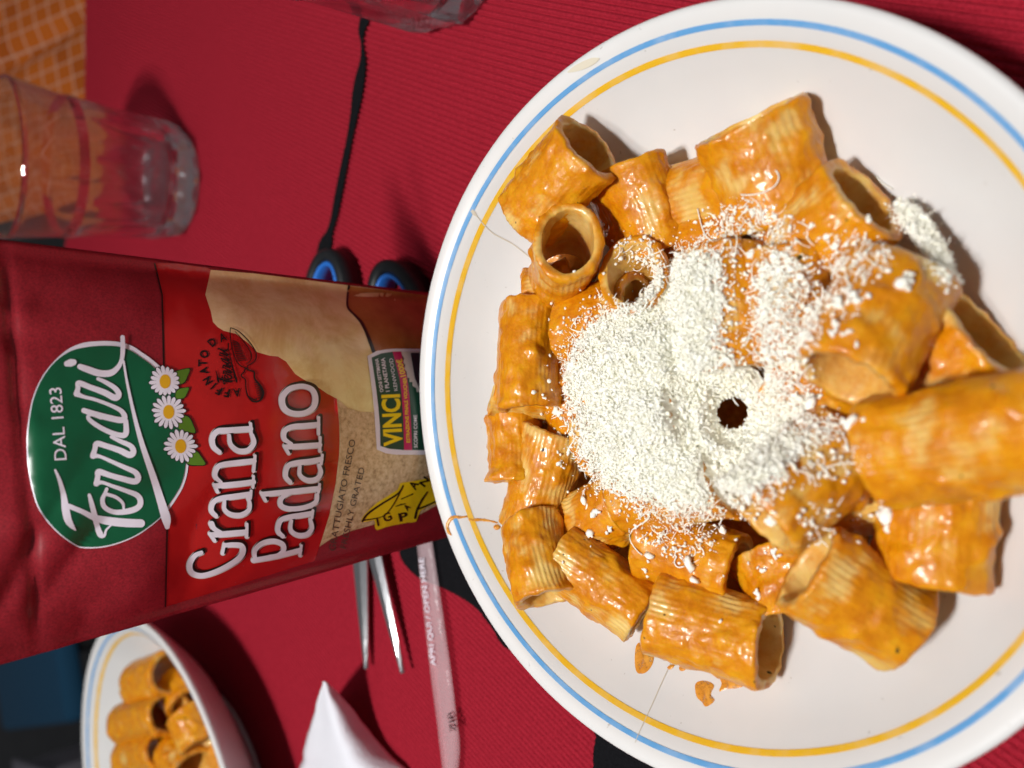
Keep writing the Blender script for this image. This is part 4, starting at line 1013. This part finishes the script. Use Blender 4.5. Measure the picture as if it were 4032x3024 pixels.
bag_text("VINCI", zs(770, 1442), zs(735, 768), 72, 8, M['yellow_print'], 0.035, 0, sticker)
bag_text("OGNI SETTIMANA", zs(530, 738), zs(462, 300), 14, 8, M['white_print'], 0.02, 0, sticker)
bag_text("1 PLANETARIA", zs(612, 732), zs(545, 292), 16, 8, M['white_print'], 0.02, 0, sticker)
bag_text("KENWOOD", zs(718, 722), zs(650, 298), 15, 8, M['white_print'], 0.0, 0, sticker)
bag_text("ESTRAZIONE FINALE VOUCHER", zs(878, 1400), zs(828, 548), 14, 8, M['yellow_print'], 0.02, 0, sticker)
bag_text("1000€", zs(822, 530), zs(768, 305), 22, 9.4, M['yellow_print'], 0.02, 0, sticker)
bag_text("SCOPRI COME", zs(975, 1470), zs(968, 1040), 14, 8, M['white_print'], 0.015, 0, sticker)
# yellow quality mark
mk = bag_poly("quality_mark", [zy(*p) for p in ((300, 985), (360, 850), (560, 660), (890, 450), (930, 345), (1080, 320), (1420, 262), (1640, 230), (1700, 640), (1500, 680), (1270, 790), (1200, 965), (1060, 985), (880, 1020), (700, 1060), (560, 1110), (520, 1040), (510, 945))], 5, M['yellow_print'], smooth_n=2)
bag_strokes("mark_lines", [[(320, 965, 30), (400, 850, 34), (620, 690, 30), (900, 515, 30), (985, 385, 26)], [(330, 950, 22), (500, 925, 18), (660, 880, 16), (780, 760, 18), (880, 600, 20), (960, 440, 18)], [(1180, 910, 40), (1215, 770, 36), (1290, 620, 34), (1380, 490, 26)], [(1215, 770, 30), (1360, 715, 30), (1520, 640, 28)], [(560, 930, 30), (575, 1000, 34), (580, 1030, 30)], [(960, 600, 22), (1050, 560, 16), (1140, 520, 22)], [(870, 720, 16), (960, 690, 20), (1020, 680, 12)]], 6, M['dark_print'], zy, 400 / 1659, parent=mk)
for chx, a, b, cp in (("G", (690, 985), (815, 925), 33), ("P", (930, 970), (1080, 935), 33), ("A", (1050, 800), (1110, 735), 24), ("A", (1180, 460), (1245, 350), 33), ("N", (1330, 410), (1420, 290), 28)):
    Q0, Q1 = zy(*a), zy(*b); bag_text(chx, Q0, Q1, cp, 6, M['dark_print'], 0.03, 0, mk)

# torn-off zip strip
sl = [(1636, 2060), (1642, 2140), (1662, 2350), (1682, 2530), (1702, 2700), (1722, 2850), (1742, 3024), (1755, 3120)]
sr = [(1694, 2050), (1702, 2130), (1735, 2350), (1756, 2500), (1777, 2650), (1795, 2800), (1810, 2930), (1806, 3024), (1800, 3120)]
sl = smoothcurve(sl, 8); sr = smoothcurve(sr, 7); V = []; F = []; n = min(len(sl), len(sr)); base = onz(1690, 2400, 0.0)
for i in range(n):
    for k in range(5):
        q = sl[i] + (sr[i] - sl[i]) * k / 4; zz_ = 0.0035 + 0.0018 * math.sin(math.pi * k / 4) + 0.0012 * noise.noise(Vector((i * 0.12, k * .3, 0)))
        V.append(onz(q[0], q[1], zz_) - base)
for i in range(n - 1):
    for k in range(4): F.append((i * 5 + k, i * 5 + k + 1, i * 5 + k + 6, i * 5 + k + 5))
strip = mesh("plastic_strip", V, F, M['strip']); strip.location = base
sol = strip.modifiers.new("thickness", 'SOLIDIFY'); sol.thickness = 0.0002
tag(strip, "torn clear plastic strip from the pouch lying next to the scissor blades", "plastic strip")
def strip_text(s, p0, p1, cap, m, bold):
    Q, Fq = text_px(s, p0, p1, cap, bold); mesh("lettering", [onz(q[0], q[1], 0.0064) - base for q in Q], Fq, m, strip, False)
strip_text("APRI QUI / OPEN HERE", (1716, 2620), (1668, 2195), 20, M['white_print'], 0.01)
strip_text("ZIP", (1796, 2880), (1786, 2805), 26, M['black_print'], 0.0)

# ------------------------------------------------------------------ scissors
sc = empty("scissors", (-0.03, 0.345, 0.0)); tag(sc, "scissors with black and blue handles lying behind the pouch", "scissors")
def blade(tip, root, w_, z, th, name="blade"):
    t, r_ = Vector(tip), Vector(root); d = (t - r_); Ln = d.length; d.normalize(); nn = Vector((-d.y, d.x, 0)); V = []; F = []
    K = 16
    for i in range(K + 1):
        f = i / K; ww = w_ * (1 - 0.9 * f ** 1.8); c = r_ + d * Ln * f
        for (s_, h) in ((-.5, 0), (.5, 0), (.5, th * .45), (0.05, th), (-.5, th)): V.append(c + nn * ww * s_ + Vector((0, 0, z + h)) - sc.location)
    for i in range(K):
        for k in range(5): F.append((i * 5 + k, i * 5 + (k + 1) % 5, (i + 1) * 5 + (k + 1) % 5, (i + 1) * 5 + k))
    F.append(tuple(range(5))); F.append(tuple(range(K * 5, K * 5 + 5))[::-1])
    return mesh(name, V, F, M['steel'], sc, False)
b1t, b2t = onz(1445, 2632, 0.004), onz(1592, 2648, 0.006); pv_ = Vector((-0.032, 0.348, 0))
blade((b1t.x, b1t.y, 0), (pv_.x + 0.012, pv_.y, 0), 0.0165, 0.0032, 0.0022)
blade((b2t.x, b2t.y, 0), (pv_.x + 0.012, pv_.y + 0.003, 0), 0.0135, 0.0058, 0.0022)
V, F = lathe([(0.0, 0.010), (0.003, 0.010), (0.0042, 0.0090), (0.0042, 0.003)], 20, (pv_.x - sc.location.x, pv_.y - sc.location.y, 0), False); mesh("pivot_screw", V, F, M['steel'], sc)
h1, h2 = onz(1300, 1195, 0.007), onz(1592, 1275, 0.007)
for hc, ang, rx, ry in ((h1, R(-18), 0.030, 0.021), (h2, R(22), 0.034, 0.022)):
    ring = lambda a_, b_, hz: [Vector((hc.x + a_ * math.cos(t) * math.cos(ang) - b_ * math.sin(t) * math.sin(ang), hc.y + a_ * math.cos(t) * math.sin(ang) + b_ * math.sin(t) * math.cos(ang), hz)) - sc.location for t in np.linspace(0, 2 * math.pi, 49)]
    def band(a0, b0, a1, b1, z0, z1, name, m):
        V = ring(a0, b0, z0) + ring(a0, b0, z1) + ring((a0 + a1) / 2, (b0 + b1) / 2, z1 + 0.0015) + ring(a1, b1, z1) + ring(a1, b1, z0)
        F = [(j * 49 + i, j * 49 + i + 1, ((j + 1) % 5) * 49 + i + 1, ((j + 1) % 5) * 49 + i) for j in range(5) for i in range(48)]
        return mesh(name, V, F, m, sc)
    hd = band(rx, ry, rx - 0.0068, ry - 0.0068, 0.0012, 0.0120, "handle", M['black_plastic'])
    band(rx - 0.0069, ry - 0.0069, rx - 0.0092, ry - 0.0092, 0.0014, 0.0112, "handle_lining", M['blue_plastic'])
    a0 = Vector((pv_.x + 0.008, pv_.y, 0.0065)); e0 = Vector((hc.x - rx * math.cos(ang) * .92, hc.y - rx * math.sin(ang) * .92, 0.0065)); m0 = (a0 + e0) / 2
    V, F = tube([p - sc.location for p in (a0, a0.lerp(e0, .35), m0, a0.lerp(e0, .8), e0)], [0.0040, 0.0048, 0.0052, 0.0055, 0.005], 12); mesh("handle_shank", V, F, M['black_plastic'], sc)

# ------------------------------------------------------------------ napkin
tip = onz(1276, 2680, 0.030); b0_ = onz(1700, 3560, 0.0)
ridge = [onz(*p) for p in ((1276, 2682, .030), (1288, 2740, .030), (1300, 2800, .0295), (1318, 2880, .029), (1345, 2960, .028), (1370, 3024, .028), (1440, 3160, .026))]
leftl = [onz(*p) for p in ((1274, 2681, .0298), (1252, 2755, .020), (1235, 2820, .014), (1215, 2900, .009), (1196, 2975, .006), (1183, 3024, .004), (1150, 3140, .001))]
rightl = [onz(*p) for p in ((1280, 2684, .0296), (1320, 2725, .022), (1376, 2785, .014), (1430, 2855, .008), (1500, 2940, .004), (1585, 3018, .002), (1730, 3140, .0008))]
V = []; F = []; K = 8
rows = list(zip(smoothcurve([p[:] for p in leftl], 5), smoothcurve([p[:] for p in ridge], 5), smoothcurve([p[:] for p in rightl], 5)))
nb = onz(1350, 2990, 0.0)
for i, (a, b, c) in enumerate(rows):
    for k in range(2 * K + 1):
        p = a + (b - a) * k / K if k <= K else b + (c - b) * (k - K) / K
        q = Vector(p); sg = math.sin(math.pi * ((k % K) / K)) if k < K else math.sin(math.pi * (k - K) / K)
        q.z += -0.003 * sg * min(1, i / 12) + 0.0006 * noise.noise(Vector((i * .3, k * .4, 1)))
        V.append(q - nb)
for i in range(len(rows) - 1):
    for k in range(2 * K): F.append((i * (2 * K + 1) + k, i * (2 * K + 1) + k + 1, (i + 1) * (2 * K + 1) + k + 1, (i + 1) * (2 * K + 1) + k))
Wn = 2 * K + 1; Va = np.array([v[:] for v in V]).reshape(-1, Wn, 3)
for _ in range(5):
    Vb = Va.copy(); Vb[:, 1:-1] = 0.5 * Va[:, 1:-1] + 0.25 * (Va[:, :-2] + Va[:, 2:]); Va = Vb
for i in range(Va.shape[0]):
    for k in range(Wn): Va[i, k, 2] += 0.0012 * noise.noise(Vector((i * .16, k * .35, 6))) * min(1, i / 6)
V = Va.reshape(-1, 3)
nap = mesh("paper_napkin", V, F, M['napkin']); nap.location = nb; so_ = nap.modifiers.new("thickness", 'SOLIDIFY'); so_.thickness = 0.0006
tag(nap, "folded white paper napkin with a raised corner at the bottom edge", "napkin")

# ------------------------------------------------------------------ glasses
def tumbler(loc, label, h, rb, rtop, rot=0.0, facets=10):
    root = empty("glass_tumbler", loc); tag(root, label, "glass"); seg = facets * 8
    zr = h * 0.66
    outp = [(rb * 0.0, 0.0012), (rb * 0.60, 0.0012), (rb * 0.70, 0.0004), (rb * 0.86, 0.0004), (rb * 0.95, 0.004), (rb * 1.0, 0.012), (rb * 1.02, 0.030), (rb * 1.05, zr * 0.75), (rb * 1.075, zr - 0.004), (rb * 1.105, zr), (rb * 1.10, zr + 0.003), (rb * 1.09, zr + 0.006), (rtop * 0.98, h - 0.006), (rtop * 0.992, h - 0.003), (rtop * 0.990, h - 0.001), (rtop * 0.975, h)]
    inp = [(rtop * 0.955, h - 0.001), (rtop * 0.945, h - 0.006), (rb * 1.03, zr + 0.004), (rb * 1.00, zr * 0.8), (rb * 0.95, 0.034), (rb * 0.90, 0.022), (rb * 0.78, 0.0165), (rb * 0.5, 0.0150), (0.0, 0.0148)]
    V = []; F = []
    for (r_, z) in outp + inp:
        isout = (r_, z) in outp
        for k in range(seg):
            a = 2 * math.pi * k / seg + rot
            fac = 0.0
            if isout and 0.003 < z < zr - 0.002:
                ph = (k % 8) / 8.0 - 0.5; flat = 1 / math.cos(ph * 2 * math.pi / facets) * math.cos(math.pi / facets)
                ww = sstep(zr - 0.002, zr * 0.55, z) ; fac = (flat - 1) * 1.5 * ww
            V.append(((r_ * (1 + fac)) * math.cos(a), (r_ * (1 + fac)) * math.sin(a), z))
    n = len(outp + inp)
    for i in range(n - 1):
        for k in range(seg):
            l = (k + 1) % seg; F.append((i * seg + k, i * seg + l, (i + 1) * seg + l, (i + 1) * seg + k))
    o = mesh("glass_body", V, F, M['glass'], root); o.data.set_sharp_from_angle(angle=R(13)); return root
tumbler((0.1665, 0.560, 0.0005), "clear faceted glass tumbler at the upper left, above the pouch", 0.112, 0.0430, 0.0520, 0.2)
tumbler((0.2035, 0.245, 0.0005), "clear faceted glass tumbler cut off by the top edge of the photo", 0.112, 0.0430, 0.0520, 0.1)
print("cheese bits", cnt, "tris", sum(len(o.data.polygons) for o in S.objects if o.type == 'MESH'))
